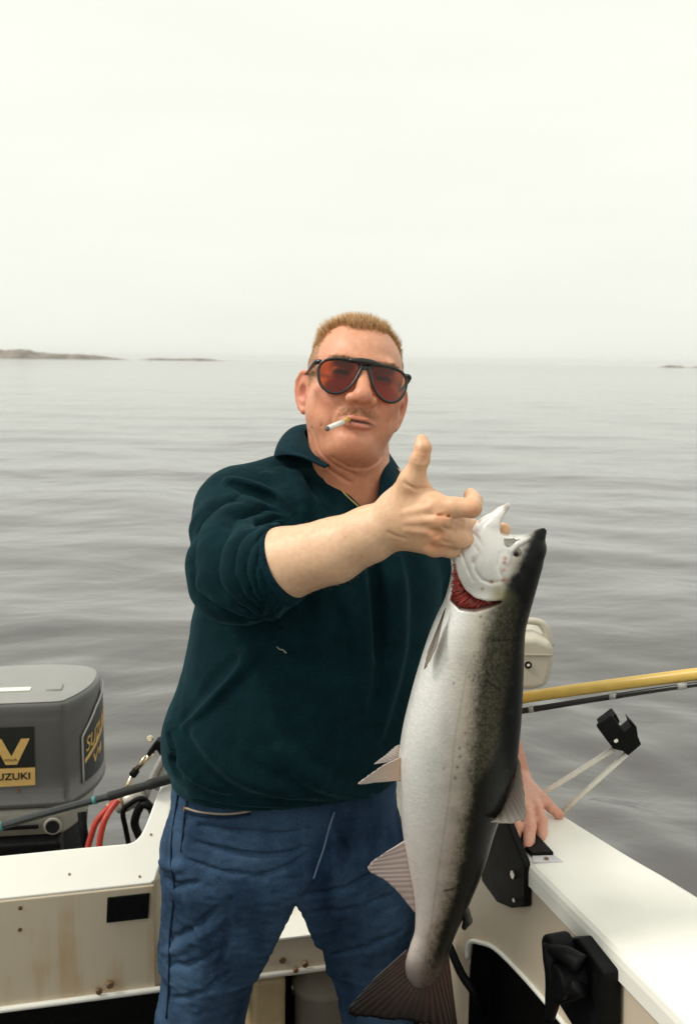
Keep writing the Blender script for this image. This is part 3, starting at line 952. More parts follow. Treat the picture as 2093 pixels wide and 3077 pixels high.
# ================================================================== RIGGING BESIDE THE MOTOR
M_red = mat('red_hose', (0.42, 0.035, 0.02), 0.45, noise=0.15, nscale=60)
M_chrome = mat('brassy_chrome', (0.72, 0.62, 0.45), 0.2, metal=1.0, noise=0.1, nscale=90)
M_greyt = mat('grey_tube', (0.34, 0.33, 0.31), 0.4, noise=0.1, nscale=50)
tb = empty('tie_bar', P(330, 2470, 2.16))
tag(tb, 'slanting brass and chrome tie bar with black clamp beside the big motor', 'tie bar')
YT = 2.16
tube('rod', [P(366, 2392, YT), P(400, 2328, YT)], 0.0052, M_chrome, tb, 12)
tube('rod', [P(404, 2318, YT), P(462, 2258, YT)], 0.0058, M_chrome, tb, 12)
tube('rod', [P(408, 2313, YT - 0.006), P(437, 2272, YT - 0.006)], 0.0028, M_chrome, tb, 10)
tube('collar', [P(398, 2330, YT), P(410, 2314, YT)], 0.0088, M_black, tb, 12)
prism('clamp', [P(u, v, YT - 0.012) for u, v in ((439, 2268), (470, 2226), (498, 2234), (496, 2258), (481, 2273), (470, 2254), (448, 2276))], np.array([0, 0.03, 0]), M_black, tb, 0.003)
disc('knob', P(452, 2218, YT - 0.01), np.array([0, -1, 0.2]), 0.0075, 0.01, M_chrome, tb, 14, 0.002)
tube('turnbuckle', [P(318, 2444, YT), P(352, 2406, YT)], 0.007, M_black, tb, 10)
for du in (-7, 7):
    tube('turnbuckle_bar', [P(312 + du, 2450 + du * 0.7, YT - 0.008), P(334 + du, 2420 + du * 0.7, YT - 0.008)], 0.0022, M_chrome, tb, 8)
settle(tb)
def hose(lab, pts, r, m, nm='hose', cat='hose'):
    o = tube(nm, pts, r, m, None, 12, 30)
    tag(o, lab, cat)
    return o
hose('red hose, left of the two rising from the transom', [P(262, 2560, 2.12), P(272, 2520, 2.13), P(290, 2470, 2.14), P(322, 2432, 2.15), P(350, 2404, 2.155)], 0.0072, M_red)
hose('red hose, right of the two rising from the transom', [P(297, 2560, 2.10), P(303, 2510, 2.11), P(315, 2465, 2.12), P(335, 2430, 2.14), P(356, 2404, 2.15)], 0.0072, M_red)
hose('black cable looping down behind the red hoses', [P(388, 2540, 2.2), P(378, 2490, 2.2), P(370, 2440, 2.2), P(392, 2415, 2.2), P(430, 2400, 2.2), P(470, 2440, 2.22)], 0.0062, M_black, 'cable', 'cable')
hose('thick black cable beside the sloping white cut-out', [P(418, 2512, 2.22), P(405, 2470, 2.2), P(425, 2420, 2.2), P(452, 2425, 2.2), P(462, 2450, 2.24)], 0.010, M_black, 'cable', 'cable')
hose('black cable hanging below the big motor', [P(262, 2550, 2.2), P(252, 2500, 2.2), P(246, 2440, 2.22)], 0.010, M_black, 'cable', 'cable')
cyl = empty('steering_cylinder', P(405, 2415, 2.21))
tag(cyl, 'pale steering cylinder behind the black cables at the stern', 'cylinder')
tube('barrel', [P(352, 2418, 2.24), P(432, 2390, 2.24)], 0.022, mat('pale_metal', (0.45, 0.42, 0.37), 0.35, metal=0.3, noise=0.1), cyl, 18)
tube('clamp_band', [P(372, 2411, 2.24), P(380, 2408, 2.24)], 0.0235, M_rusty, cyl, 18)
settle(cyl)
rails = empty('stern_rail', P(470, 2360, 2.26))
tag(rails, 'pair of grey slanting stern tubes against the dark sweater', 'rail')
tube('rail_tube', [P(438, 2395, 2.26), P(460, 2335, 2.26), P(498, 2262, 2.26), P(540, 2200, 2.26)], 0.008, M_greyt, rails, 12, 20)
tube('rail_tube', [P(478, 2370, 2.27), P(492, 2320, 2.27), P(510, 2280, 2.27), P(545, 2230, 2.27)], 0.012, M_greyt, rails, 12, 20)
settle(rails)

# fishing rod lying across the stern on the left
rod = empty('fishing_rod', P(200, 2430, 2.02))
tag(rod, 'dark fishing rod lying across the stern on the left', 'fishing rod')
M_blank = mat('rod_blank', (0.016, 0.020, 0.020), 0.16, noise=0.15, nscale=60, coat=0.5)
M_cork = mat('rod_foregrip', (0.012, 0.012, 0.012), 0.7, noise=0.3, nscale=200)
Yr0, Yr1 = 1.90, 2.04
tube('blank', [P(-260, 2560, 1.84), P(0, 2483, 1.90), P(150, 2440, 1.94), P(300, 2400, 1.98), P(345, 2389, 1.99)], [0.0085, 0.0085, 0.0080, 0.0078, 0.0078], M_blank, rod, 14, 40)
tube('foregrip', [P(325, 2394, 1.985), P(390, 2375, 1.995), P(440, 2361, 2.0), P(455, 2356, 2.0), P(525, 2337, 2.02), P(640, 2308, 2.04)], [0.0095, 0.0095, 0.0090, 0.0115, 0.0105, 0.0105], M_cork, rod, 14, 40)
for u, v, Y in ((285, 2404, 1.975), (4, 2482, 1.90)):
    tube('winding', [P(u - 5, v + 1.4, Y), P(u + 5, v - 1.4, Y)], 0.0090, mat('rod_thread', (0.06, 0.22, 0.20), 0.3), rod, 14)
settle(rod)

# ================================================================== SMALL BEIGE MOTOR BEHIND THE FISH, POLE, ROD REST
kk = empty('kicker_motor', P(1560, 2300, 2.0))
tag(kk, 'small beige motor with carrying handle and round port behind the salmon', 'motor')
M_beige = mat('beige_cowl', (0.50, 0.46, 0.37), 0.45, noise=0.05, nscale=25)
YK = 1.98
prof = [(1500, 1925), (1560, 1918), (1612, 1916), (1650, 1932), (1664, 1945), (1663, 1990), (1655, 2035), (1640, 2068), (1600, 2076), (1500, 2078)]
kb = prism('cowl', [P(u, v, YK) for u, v in prof], np.array([0.0, 0.15, 0.0]), M_beige, kk, 0.018, 4)
tube('carry_handle', [P(1540, 1872, YK + 0.05), P(1580, 1866, YK + 0.05), P(1618, 1870, YK + 0.05), P(1636, 1886, YK + 0.05), P(1645, 1910, YK + 0.05), P(1650, 1938, YK + 0.05)], [0.0075, 0.0075, 0.008, 0.0085, 0.009, 0.010], M_beige, kk, 12, 26)
tube('carry_handle', [P(1540, 1872, YK + 0.05), P(1530, 1890, YK + 0.05), P(1525, 1935, YK + 0.05)], 0.0085, M_beige, kk, 12, 10)
box('band', P(1585, 1968, YK - 0.001), (0.10, 0.004, 0.004), (np.array([1, 0, 0]), np.array([0, 1, 0]), EZ), mat('beige_dark', (0.36, 0.32, 0.25), 0.5), kk, 0.001)
pt = disc('port', P(1585, 1997, YK + 0.002), np.array([0, -1, 0]), 0.0075, 0.006, M_black, kk, 20, 0.001)
disc('port_glint', P(1586, 1998, YK - 0.005), np.array([0, -1, 0]), 0.003, 0.001, M_steel, pt, 12)
box('shaft', P(1498, 2230, YK + 0.08), (0.05, 0.06, 0.30), (E1, E2, EZ), M_black, kk, 0.01)
settle(kk)

pole = empty('yellow_pole', P(1560, 2120, 1.86))
tag(pole, 'yellow pole reaching over the water to the right of the salmon', 'pole')
M_yel = mat('yellow_paint', (0.66, 0.44, 0.10), 0.35, noise=0.06, nscale=40)
tube('shaft', [P(1440, 2117, 1.87), P(1700, 2077, 1.80), P(2095, 2025, 1.70), P(2400, 1990, 1.63)], 0.0112, M_yel, pole, 16, 12)
tube('post', [P(1462, 2118, 1.865), np.array([*P(1462, 2118, 1.865)[:2], GZ - 0.02])], 0.014, M_black, pole, 14)
settle(pole)
r2 = empty('thin_rod', P(1560, 2150, 1.85))
tag(r2, 'thin black rod running just below the yellow pole', 'fishing rod')
tube('blank', [P(1440, 2156, 1.855), P(1620, 2128, 1.81), P(1840, 2093, 1.755), P(2095, 2056, 1.69), P(2400, 2020, 1.62)], [0.0062, 0.0058, 0.0052, 0.0045, 0.004], mat('rod_black', (0.012, 0.012, 0.012), 0.3), r2, 12, 20)
for u, v, Y in ((1600, 2131, 1.815), (1842, 2091, 1.754), (2048, 2061, 1.70)):
    tube('winding', [P(u - 14, v + 2, Y), P(u + 14, v - 2, Y)], 0.0063, M_greyt, r2, 10)
settle(r2)

rest = empty('rod_rest', P(1655, 2420, 1.78))
tag(rest, 'white two-legged rod rest with black cradle on the right gunwale', 'rod rest')
tube('leg', [P(1612, 2398, 1.815), P(1628, 2386, 1.81), P(1842, 2251, 1.76)], 0.0052, M_tubew, rest, 12)
tube('leg', [P(1686, 2444, 1.765), P(1880, 2266, 1.75)], 0.0052, M_tubew, rest, 12)
tube('foot', [P(1612, 2398, 1.815), P(1606, 2404, 1.82), P(1612, 2408, 1.825)], 0.006, M_tubew, rest, 10)
cr = prism('cradle', [P(u, v, 1.735) for u, v in ((1804, 2180), (1850, 2145), (1862, 2170), (1850, 2185), (1852, 2208), (1872, 2204), (1898, 2182), (1890, 2162), (1912, 2185), (1916, 2214), (1926, 2238), (1886, 2272), (1870, 2258), (1842, 2252), (1820, 2222))], np.array([0.0, 0.035, 0.0]), M_black, rest, 0.003)
box('cradle_pad', P(1832, 2190, 1.725), (0.035, 0.012, 0.042), (np.array([0.8, 0, 0.6]), np.array([0, 1, 0]), np.array([-0.6, 0, 0.8])), M_black, rest, 0.004)
disc('cradle_pin', P(1848, 2224, 1.733), np.array([0, -1, 0]), 0.004, 0.003, M_steel, cr, 12)
settle(rest)
# ================================================================== PERSON
def skin_extra(m, nt, b, tc):
    at = nt.nodes.new('ShaderNodeAttribute'); at.attribute_name = 'Col'
    n = nt.nodes.new('ShaderNodeTexNoise'); n.inputs['Scale'].default_value = 120; n.inputs['Detail'].default_value = 6
    nt.links.new(tc.outputs['Object'], n.inputs['Vector'])
    rp = nt.nodes.new('ShaderNodeValToRGB')
    rp.color_ramp.elements[0].position = 0.35; rp.color_ramp.elements[0].color = (0.95, 0.90, 0.88, 1)
    rp.color_ramp.elements[1].position = 0.65; rp.color_ramp.elements[1].color = (1.03, 1.03, 1.02, 1)
    nt.links.new(n.outputs['Fac'], rp.inputs[0])
    mx = nt.nodes.new('ShaderNodeMixRGB'); mx.blend_type = 'MULTIPLY'; mx.inputs[0].default_value = 1
    nt.links.new(at.outputs['Color'], mx.inputs[1]); nt.links.new(rp.outputs[0], mx.inputs[2])
    nt.links.new(mx.outputs[0], b.inputs['Base Color'])
    b.inputs['Subsurface Weight'].default_value = 0.25
    b.inputs['Subsurface Radius'].default_value = (0.010, 0.004, 0.002)
    b.inputs['Subsurface Scale'].default_value = 0.6
    v = nt.nodes.new('ShaderNodeTexVoronoi'); v.inputs['Scale'].default_value = 700
    nt.links.new(tc.outputs['Object'], v.inputs['Vector'])
    bp = nt.nodes.new('ShaderNodeBump'); bp.inputs['Strength'].default_value = 0.3; bp.inputs['Distance'].default_value = 0.0008
    nt.links.new(v.outputs['Distance'], bp.inputs['Height'])
    nt.links.new(bp.outputs[0], b.inputs['Normal'])
M_skin = mat('skin', (0.6, 0.35, 0.22), 0.42, spec=0.45, extra=skin_extra)

HS = 1.02
RH = rotm(-15, 8.5, 7.5)
EYE_L = np.array([0, -0.085, 0.0])
HC = P(1089, 1128, 1.525) - RH @ (EYE_L * HS)
def HW(q): return HC + (np.asarray(q) * HS) @ RH.T
def HL(p): return ((np.asarray(p) - HC) @ RH) / HS
def cm(*a): return np.array(a) / 100.0

def build_head():
    v = Vol((-0.115, -0.14, -0.235), (0.125, 0.145, 0.135), 0.0019)
    A = v.add
    A(ell(cm(0, 1.0, 2.7), cm(7.25, 9.3, 7.9)))                       # cranium
    A(ell(cm(0, -2.6, 2.0), cm(6.6, 6.6, 7.0)), 0.02)                 # brow and forehead
    A(ell(cm(0, -2.4, -3.5), cm(6.5, 6.6, 6.6)), 0.02)                # mid face
    A(ell(cm(0, -2.2, -7.0), cm(5.55, 6.4, 4.8)), 0.02)                # jaw
    A(ell(cm(0, -6.7, -9.9), cm(2.8, 2.7, 2.1)), 0.018)               # chin
    for s in (-1, 1):
        A(ell(cm(s * 3.7 - 0.2, -3.8, -6.4), cm(2.2, 3.6, 2.7)), 0.02)      # jowl
        A(ell(cm(s * 4.4, -6.7, -2.6), cm(2.3, 1.7, 1.7)), 0.015)     # cheekbone
        A(ell(cm(s * 3.2, -7.4, -4.2), cm(1.9, 1.5, 1.5)), 0.014)     # cheek
        A(ell(cm(s * 5.1, -2.6, -4.2), cm(1.9, 3.0, 2.6)), 0.02)
    A(ell(cm(0, -3.2, -10.9), cm(4.2, 4.6, 2.2)), 0.022)              # soft under-chin
    A(cone(cm(-3.9, -8.15, 1.9), cm(3.9, -8.15, 1.9), 0.010, 0.010), 0.012)   # brow ridge
    for s in (-1, 1):
        v.cut(ell(cm(s * 3.2, -9.6, 0.1), cm(1.9, 1.15, 1.15)), 0.009)        # eye hollow
        A(ell(cm(s * 3.2, -7.9, 0.0), cm(1.45, 1.05, 0.95)), 0.003)           # lidded eye
        v.cut(chain([cm(s * 1.9, -9.05, -0.15), cm(s * 3.2, -9.12, -0.25), cm(s * 4.5, -8.75, -0.05)], [0.0008] * 3), 0.002)
    # nose
    A(chain([cm(0, -8.75, 1.3), cm(0, -9.6, -0.8), cm(0, -10.9, -3.2)], [0.0085, 0.0092, 0.0115]), 0.010)
    A(ell(cm(0, -10.95, -3.75), cm(1.45, 1.35, 1.15)), 0.006)
    for s in (-1, 1):
        A(ell(cm(s * 1.5, -9.85, -4.05), cm(0.95, 1.15, 0.85)), 0.005)
        v.cut(ell(cm(s * 0.75, -10.75, -4.85), cm(0.42, 0.75, 0.38)), 0.002)
        v.cut(chain([cm(s * 2.15, -9.6, -3.7), cm(s * 2.9, -9.0, -5.0), cm(s * 3.5, -8.4, -6.6), cm(s * 3.7, -7.9, -7.8)], [0.0024, 0.0030, 0.0026, 0.0014]), 0.006)
        v.cut(chain([cm(s * 4.3, -7.9, -5.0), cm(s * 4.8, -7.1, -6.6), cm(s * 4.8, -6.5, -8.2)], [0.0003, 0.0005, 0.0003]), 0.004)
    # mouth
    A(ell(cm(0, -7.9, -6.3), cm(3.1, 2.0, 2.1)), 0.012)
    A(chain([cm(-2.5, -8.95, -7.25), cm(-1.1, -9.85, -6.95), cm(0, -9.95, -7.05), cm(1.1, -9.85, -6.95), cm(2.5, -8.95, -7.25)], [0.0015, 0.0036, 0.0036, 0.0036, 0.0015]), 0.003)
    A(chain([cm(-2.2, -8.95, -7.55), cm(-1.0, -9.55, -7.95), cm(0, -9.65, -8.0), cm(1.0, -9.55, -7.95), cm(2.2, -8.95, -7.55)], [0.0015, 0.0048, 0.0052, 0.0048, 0.0015]), 0.004)
    v.cut(chain([cm(-2.5, -9.3, -7.42), cm(-1.1, -10.1, -7.38), cm(0, -10.3, -7.42), cm(1.1, -10.1, -7.38), cm(2.5, -9.3, -7.42)], [0.0008, 0.0018, 0.0020, 0.0018, 0.0008]), 0.002)
    v.cut(chain([cm(-1.5, -9.3, -8.85), cm(0, -9.6, -8.8), cm(1.5, -9.3, -8.85)], [0.002, 0.003, 0.002]), 0.008)
    # ears
    for s in (-1, 1):
        R = rotm(8, s * 8, s * -34)
        c = cm(s * 7.35 + (0.3 if s > 0 else 0), 0.7, -1.6 - (0.5 if s > 0 else 0))
        A(ell(c, cm(0.75, 1.75, 3.1), R), 0.006)
        def el(y, z, x=0.3): return c + R @ cm(s * x, y, z)
        A(chain([el(-1.3, 0.6), el(-1.45, 2.0), el(-0.5, 3.1), el(0.8, 3.0), el(1.75, 1.7), el(1.75, 0.2), el(1.2, -1.3), el(0.4, -2.4), el(-0.6, -3.0)], [0.0032, 0.0036, 0.0038, 0.0040, 0.0038, 0.0036, 0.0036, 0.0045, 0.0055]), 0.003)
        v.cut(ell(el(-0.15, -0.1, 0.95), cm(0.85, 0.95, 1.35), R), 0.003)
        v.cut(chain([el(0.9, 2.0, 0.75), el(1.15, 0.8, 0.75), el(0.8, -0.8, 0.75)], [0.0022, 0.0028, 0.002]), 0.003)
        A(ell(el(-1.25, -0.3, 0.3), cm(0.4, 0.5, 0.75), R), 0.003)            # tragus
    # neck down into the chest (points given in the world)
    nb = HL(P(1062, 1500, 1.64)); nt_ = HL(P(1050, 1290, 1.63))
    A(cone(nt_, nb, 0.062, 0.060), 0.02)
    A(cone(HL(P(1035, 1330, 1.585)), HL(P(1060, 1480, 1.60)), 0.05, 0.05), 0.03)
    # stretched tendons / skin creases on the side of the neck
    for pts in ([(938, 1290, 1.57), (955, 1345, 1.545), (1000, 1395, 1.53), (1060, 1425, 1.525)],
                [(928, 1300, 1.58), (945, 1360, 1.555), (990, 1412, 1.54), (1050, 1450, 1.535)],
                [(1000, 1375, 1.525), (1050, 1405, 1.52), (1110, 1405, 1.52), (1150, 1370, 1.53)]):
        w = []
        for u, vv, Y in pts:
            d = ray(u, vv); t = np.arange(1.35, 1.8, 0.001)
            q = HL(CAM + d[None] * t[:, None]); val = v.sample(q)
            k = np.nonzero(val < 0)[0]
            w.append(q[k[0]] if len(k) else HL(P(u, vv, Y)))
        v.cut(chain(w, [0.0012] * len(w)), 0.006)
    V, F = v.mesh()
    V = relax(V, F, 2)
    # ---- colour
    N = vnormals(V, F)
    x, y, z = V[:, 0] * 100, V[:, 1] * 100, V[:, 2] * 100
    base = np.array([0.69, 0.315, 0.19])
    C = np.tile(base, (len(V), 1))
    def blend(mask, col): 
        nonlocal C
        C = C * (1 - mask[:, None]) + np.array(col) * mask[:, None]
    front = sstep(-3, -6, y)
    red = np.exp(-(((np.abs(x) - 4.0) / 2.2) ** 2 + ((z + 3.6) / 2.2) ** 2)) * front
    blend(0.55 * red, (0.60, 0.235, 0.150))
    nose = np.exp(-((x / 1.7) ** 2 + ((z + 3.6) / 1.6) ** 2)) * sstep(-9, -10.2, y)
    blend(0.5 * nose, (0.62, 0.25, 0.165))
    fore = np.exp(-(((z - 5) / 2.8) ** 2)) * front
    blend(0.35 * fore, (0.70, 0.41, 0.28))
    chinm = np.exp(-((x / 3.2) ** 2 + ((z + 9.9) / 1.6) ** 2)) * front
    blend(0.40 * chinm, (0.60, 0.25, 0.17))
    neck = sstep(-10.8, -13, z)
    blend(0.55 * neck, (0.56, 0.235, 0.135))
    jaw = sstep(-5.5, -8, z) * sstep(-12.5, -10.5, z) * sstep(3, -2, y) * (1 - np.exp(-((x / 2.6) ** 2 + ((z + 7.6) / 1.1) ** 2)))
    blend(0.22 * jaw, (0.47, 0.25, 0.16))
    mo = np.exp(-((x / 2.9) ** 4 + ((z + 5.75 + 0.06 * np.abs(x) ** 1.5) / 0.85) ** 4)) * sstep(-7, -8, y)
    blend(0.50 * mo, (0.40, 0.17, 0.085))
    lip = np.exp(-((x / 2.3) ** 4 + ((z + 7.5) / 0.85) ** 4)) * sstep(-8.2, -9.0, y)
    blend(0.65 * lip, (0.50, 0.155, 0.115))
    gap = np.exp(-((x / 2.3) ** 6 + ((z + 7.42) / 0.20) ** 4)) * sstep(-8.2, -9.0, y)
    blend(0.95 * gap, (0.03, 0.012, 0.010))
    earm = sstep(6.8, 7.5, np.abs(x)) * sstep(-2, 0, y) * sstep(-6, -4, z) * sstep(4, 2.5, z)
    blend(0.5 * earm, (0.66, 0.25, 0.17))
    for s in (-1, 1):
        conc = np.exp(-(((y - 0.7) / 0.8) ** 2 + ((z + 1.7) / 1.2) ** 2)) * sstep(6.5, 7.0, s * x)
        blend(0.6 * conc, (0.48, 0.12, 0.08))
    brow = np.exp(-(((np.abs(x) - 3.2) / 1.9) ** 4 + ((z - 1.75) / 0.45) ** 2)) * sstep(-6.5, -7.5, y)
    blend(0.6 * brow, (0.26, 0.14, 0.07))
    eye = np.exp(-(((np.abs(x) - 3.2) / 1.2) ** 4 + ((z + 0.05) / 0.34) ** 4)) * sstep(-7, -8, y)
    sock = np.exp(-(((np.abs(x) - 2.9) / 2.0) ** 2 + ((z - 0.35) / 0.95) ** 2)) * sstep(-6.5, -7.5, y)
    blend(0.8 * sock, (0.20, 0.085, 0.05))  # shade of the eye hollows put into the skin colour
    blend(0.95 * eye, (0.03, 0.02, 0.02))
    # uneven ruddiness and stubble shadow
    blot = np.clip(vnoise(V, 70, 51) * 0.6 + vnoise(V, 160, 52) * 0.5, -1, 1)
    C = C * (1 + np.outer(blot, [0.05, 0.11, 0.13]))
    # scalp under the hair
    hl = hairline(x, y, z)
    blend(0.55 * hl, (0.40, 0.235, 0.115))
    return V, F, C, N
def hairline(x, y, z):
    """0..1 mask of where hair grows, head coordinates in cm"""
    ax = np.abs(x)
    # front edge: high forehead, receding at the temples; side edge in front of the ear
    wob = 0.45 * vnoise(np.stack([x, y, z], 1), 0.9, 9) + 0.25 * vnoise(np.stack([x, y, z], 1), 2.5, 10)
    front_z = 7.1 + wob + 0.9 * sstep(2.0, 4.0, ax) - 1.2 * sstep(4.0, 5.7, ax)
    yfront = -6.2 + 1.1 * sstep(2, 5, ax)
    top = sstep(-0.35, 0.45, z - front_z)
    side = sstep(4.9, 5.9, ax) * sstep(-4.9, -3.5, y + 0.16 * (6 - z)) * sstep(-1.5, 0.4, z + 0.9 * np.maximum(0, y))
    back = sstep(1.5, 3.0, y) * sstep(-7.5, -5.5, z)
    ear = sstep(7.1, 7.5, ax) * sstep(-2.5, -1.5, y) * sstep(3.2, 2.2, z) * sstep(-6.5, -5.5, z)
    return np.clip(np.maximum(np.maximum(top, side), back) - ear, 0, 1)

hV, hF, hC, hN = build_head()

# ---- right arm and the hand gripping the gill
SH = P(712, 1548, 1.61); ELB = P(698, 1745, 1.445)
def build_right_arm():
    v = Vol((-0.24, 1.19, 1.36), (0.245, 1.68, 1.70), 0.0020)
    A = v.add
    A(cone(SH, ELB, 0.055, 0.048))
    fa = [P(698, 1745, 1.445), P(850, 1695, 1.395), P(1000, 1655, 1.36), P(1110, 1605, 1.335), P(1185, 1566, 1.318)]
    A(chain(fa, [0.047, 0.0515, 0.0445, 0.0375, 0.0320], 0.01), 0.02)
    W0 = P(1180, 1566, 1.318)
    # palm: back of the hand faces the camera
    mcp = {'i': P(1306, 1522, 1.276), 'm': P(1322, 1562, 1.268), 'r': P(1322, 1604, 1.276), 'p': P(1304, 1640, 1.290)}
    A(cone(P(1195, 1535, 1.318), mcp['i'], 0.0240, 0.0150), 0.016)
    A(cone(P(1195, 1555, 1.312), mcp['m'], 0.0250, 0.0145), 0.014)
    A(cone(P(1195, 1580, 1.316), mcp['r'], 0.0240, 0.0145), 0.014)
    A(cone(P(1200, 1600, 1.322), mcp['p'], 0.0215, 0.0140), 0.014)
    A(ell(P(1255, 1565, 1.312), (0.030, 0.020, 0.030)), 0.014)
    # thumb, straight up
    th = [P(1205, 1520, 1.315), P(1236, 1447, 1.292), P(1262, 1378, 1.283), P(1270, 1345, 1.283), P(1266, 1325, 1.287)]
    A(chain(th[:2], [0.0240, 0.0172], 0.006), 0.018)
    A(chain(th[1:], [0.0160, 0.0114, 0.0108, 0.0085], 0.004), 0.008)
    A(ell(P(1260, 1382, 1.282), (0.0118, 0.0108, 0.0095)), 0.006)
    A(cone(P(1258, 1470, 1.300), P(1300, 1500, 1.288), 0.010, 0.008), 0.022)       # web of skin
    # index: out to the right, end curled away
    A(chain([mcp['i'], P(1360, 1524, 1.266), P(1416, 1526, 1.262)], [0.0145, 0.0132, 0.0128], 0.003), 0.008)
    A(chain([P(1416, 1526, 1.262), P(1424, 1507, 1.280), P(1414, 1488, 1.300)], [0.0126, 0.0112, 0.0095], 0.002), 0.004)
    # middle: runs through the gill and shows again in the mouth
    A(chain([mcp['m'], P(1372, 1572, 1.298), P(1440, 1588, 1.366), P(1498, 1590, 1.356), P(1514, 1591, 1.352)], [0.0138, 0.0118, 0.0105, 0.0092, 0.0088], 0.003), 0.006)
    A(chain([mcp['r'], P(1378, 1622, 1.288), P(1415, 1622, 1.322), P(1425, 1610, 1.34)], [0.0138, 0.0118, 0.0100, 0.0090], 0.003), 0.006)
    A(chain([mcp['p'], P(1352, 1652, 1.300), P(1380, 1648, 1.325), P(1388, 1635, 1.34)], [0.0132, 0.0108, 0.0092, 0.0082], 0.003), 0.006)
    for k, r in (('i', 0.0125), ('m', 0.0135), ('r', 0.0132), ('p', 0.0122)):
        c = mcp[k] + np.array([0, -0.004, 0]); A(ell(c, (r, r, r * 0.95)), 0.006)
    # creases
    for pts, r in (([(1292, 1550), (1340, 1549), (1385, 1563)], 0.0016), ([(1330, 1584), (1368, 1598)], 0.0012), ([(1326, 1624), (1360, 1634)], 0.0012),
                   ([(1252, 1372), (1266, 1378), (1280, 1377)], 0.0008), ([(1250, 1384), (1266, 1389), (1282, 1386)], 0.0007),
                   ([(1290, 1596), (1302, 1600), (1308, 1612)], 0.0008), ([(1302, 1592), (1313, 1598), (1318, 1610)], 0.0008), ([(1313, 1590), (1323, 1596), (1328, 1608)], 0.0007),
                   ([(1168, 1600), (1190, 1612), (1215, 1618)], 0.0010), ([(1212, 1450), (1250, 1470), (1290, 1466)], 0.0010)):
        w = [v.hit(u, vv, 1.0, 1.8) for u, vv in pts]
        w = [q for q in w if q is not None]
        if len(w) > 1: v.cut(chain(w, [r] * len(w)), 0.004)
    # tendons over the back of the hand
    for a, b in (((1200, 1548), (1300, 1524)), ((1205, 1568), (1316, 1562)), ((1210, 1590), (1314, 1602))):
        w = [v.hit(lerp(a[0], b[0], t), lerp(a[1], b[1], t), 1.0, 1.8) for t in (0.15, 0.5, 0.9)]
        w = [q + np.array([0, 0.003, 0]) for q in w if q is not None]
        if len(w) > 1: A(chain(w, [0.0034] * len(w)), 0.006)
    V, F = v.mesh()
    V = relax(V, F, 2)
    C = np.tile(np.array([0.74, 0.49, 0.32]), (len(V), 1))
    uv = np.array([PROJ(p) for p in V])
    hand = sstep(1120, 1230, uv[:, 0])
    C = C * (1 - 0.5 * hand[:, None]) + np.array([0.70, 0.39, 0.22]) * 0.5 * hand[:, None]
    N = vnormals(V, F)
    kn = np.zeros(len(V))
    for u, vv, r in ((1310, 1610, 34), (1322, 1645, 26), (1330, 1555, 26), (1268, 1360, 20), (1425, 1540, 26), (1300, 1640, 25)):
        kn = np.maximum(kn, np.exp(-(((uv[:, 0] - u) ** 2 + (uv[:, 1] - vv) ** 2) / r ** 2)))
    C = C * (1 - 0.5 * kn[:, None]) + np.array([0.68, 0.26, 0.125]) * 0.5 * kn[:, None]
    nail = np.exp(-((((uv[:, 0] - 1258) / 7) ** 2 + ((uv[:, 1] - 1338) / 16) ** 2)) ** 2)
    C = C * (1 - 0.45 * nail[:, None]) + np.array([0.80, 0.56, 0.42]) * 0.45 * nail[:, None]
    return V, F, C
aV, aF, aC = build_right_arm()

# ---- left arm and the hand resting on the gunwale
LSH = P(1225, 1575, 1.70)
HZ = GZ + 0.012
def build_left_arm():
    wr = P(1548, 2335, 1.875)
    el_ = P(1430, 1935, 1.80)
    v = Vol((0.08, 1.60, 0.86), (0.44, 2.0, 1.60), 0.0024)
    A = v.add
    A(chain([LSH, el_, P(1492, 2185, 1.85), wr], [0.052, 0.046, 0.038, 0.029], 0.01))
    k = {'i': (1556, 2440), 'm': (1584, 2436), 'r': (1612, 2424), 'p': (1636, 2408)}
    def q(u, vv, dz=0.0): return PZ(u, vv, HZ + dz)
    m = {a: q(*k[a], 0.022) for a in k}
    for a, r in (('i', 0.0125), ('m', 0.0125), ('r', 0.012), ('p', 0.011)):
        A(cone(wr + np.array([0, 0, -0.004]), m[a], 0.022, r), 0.012)
    A(chain([m['i'], q(1552, 2484, 0.020), q(1546, 2512, 0.008), q(1543, 2526, 0.002)], [0.0118, 0.0108, 0.0100, 0.0085], 0.003), 0.005)
    A(chain([m['m'], q(1592, 2484, 0.022), q(1588, 2524, 0.008), q(1584, 2541, 0.002)], [0.0120, 0.0110, 0.0100, 0.0085], 0.003), 0.005)
    A(chain([m['r'], q(1626, 2466, 0.020), q(1627, 2500, 0.006), q(1625, 2514, 0.001)], [0.0115, 0.0105, 0.0095, 0.008], 0.003), 0.005)
    A(chain([m['p'], q(1655, 2428, 0.014), q(1674, 2444, 0.005), q(1681, 2449, 0.001)], [0.0105, 0.0095, 0.0088, 0.0078], 0.003), 0.005)
    A(chain([wr + np.array([-0.015, 0.0, -0.01]), q(1520, 2420, 0.015), q(1500, 2460, 0.006)], [0.018, 0.012, 0.010], 0.004), 0.01)   # thumb, tucked behind the fish
    V, F = v.mesh(); V = relax(V, F, 2)
    C = np.tile(np.array([0.66, 0.345, 0.25]), (len(V), 1))
    uv = np.array([PROJ(p) for p in V])
    kn = np.zeros(len(V))
    for u, vv, r in ((1556, 2450, 18), (1586, 2445, 18), (1614, 2432, 18), (1594, 2490, 14), (1628, 2470, 14), (1552, 2488, 12), (1681, 2449, 14), (1545, 2528, 12), (1585, 2543, 12)):
        kn = np.maximum(kn, np.exp(-(((uv[:, 0] - u) ** 2 + (uv[:, 1] - vv) ** 2) / r ** 2)))
    C = C * (1 - 0.5 * kn[:, None]) + np.array([0.66, 0.26, 0.18]) * 0.5 * kn[:, None]
    return V, F, C
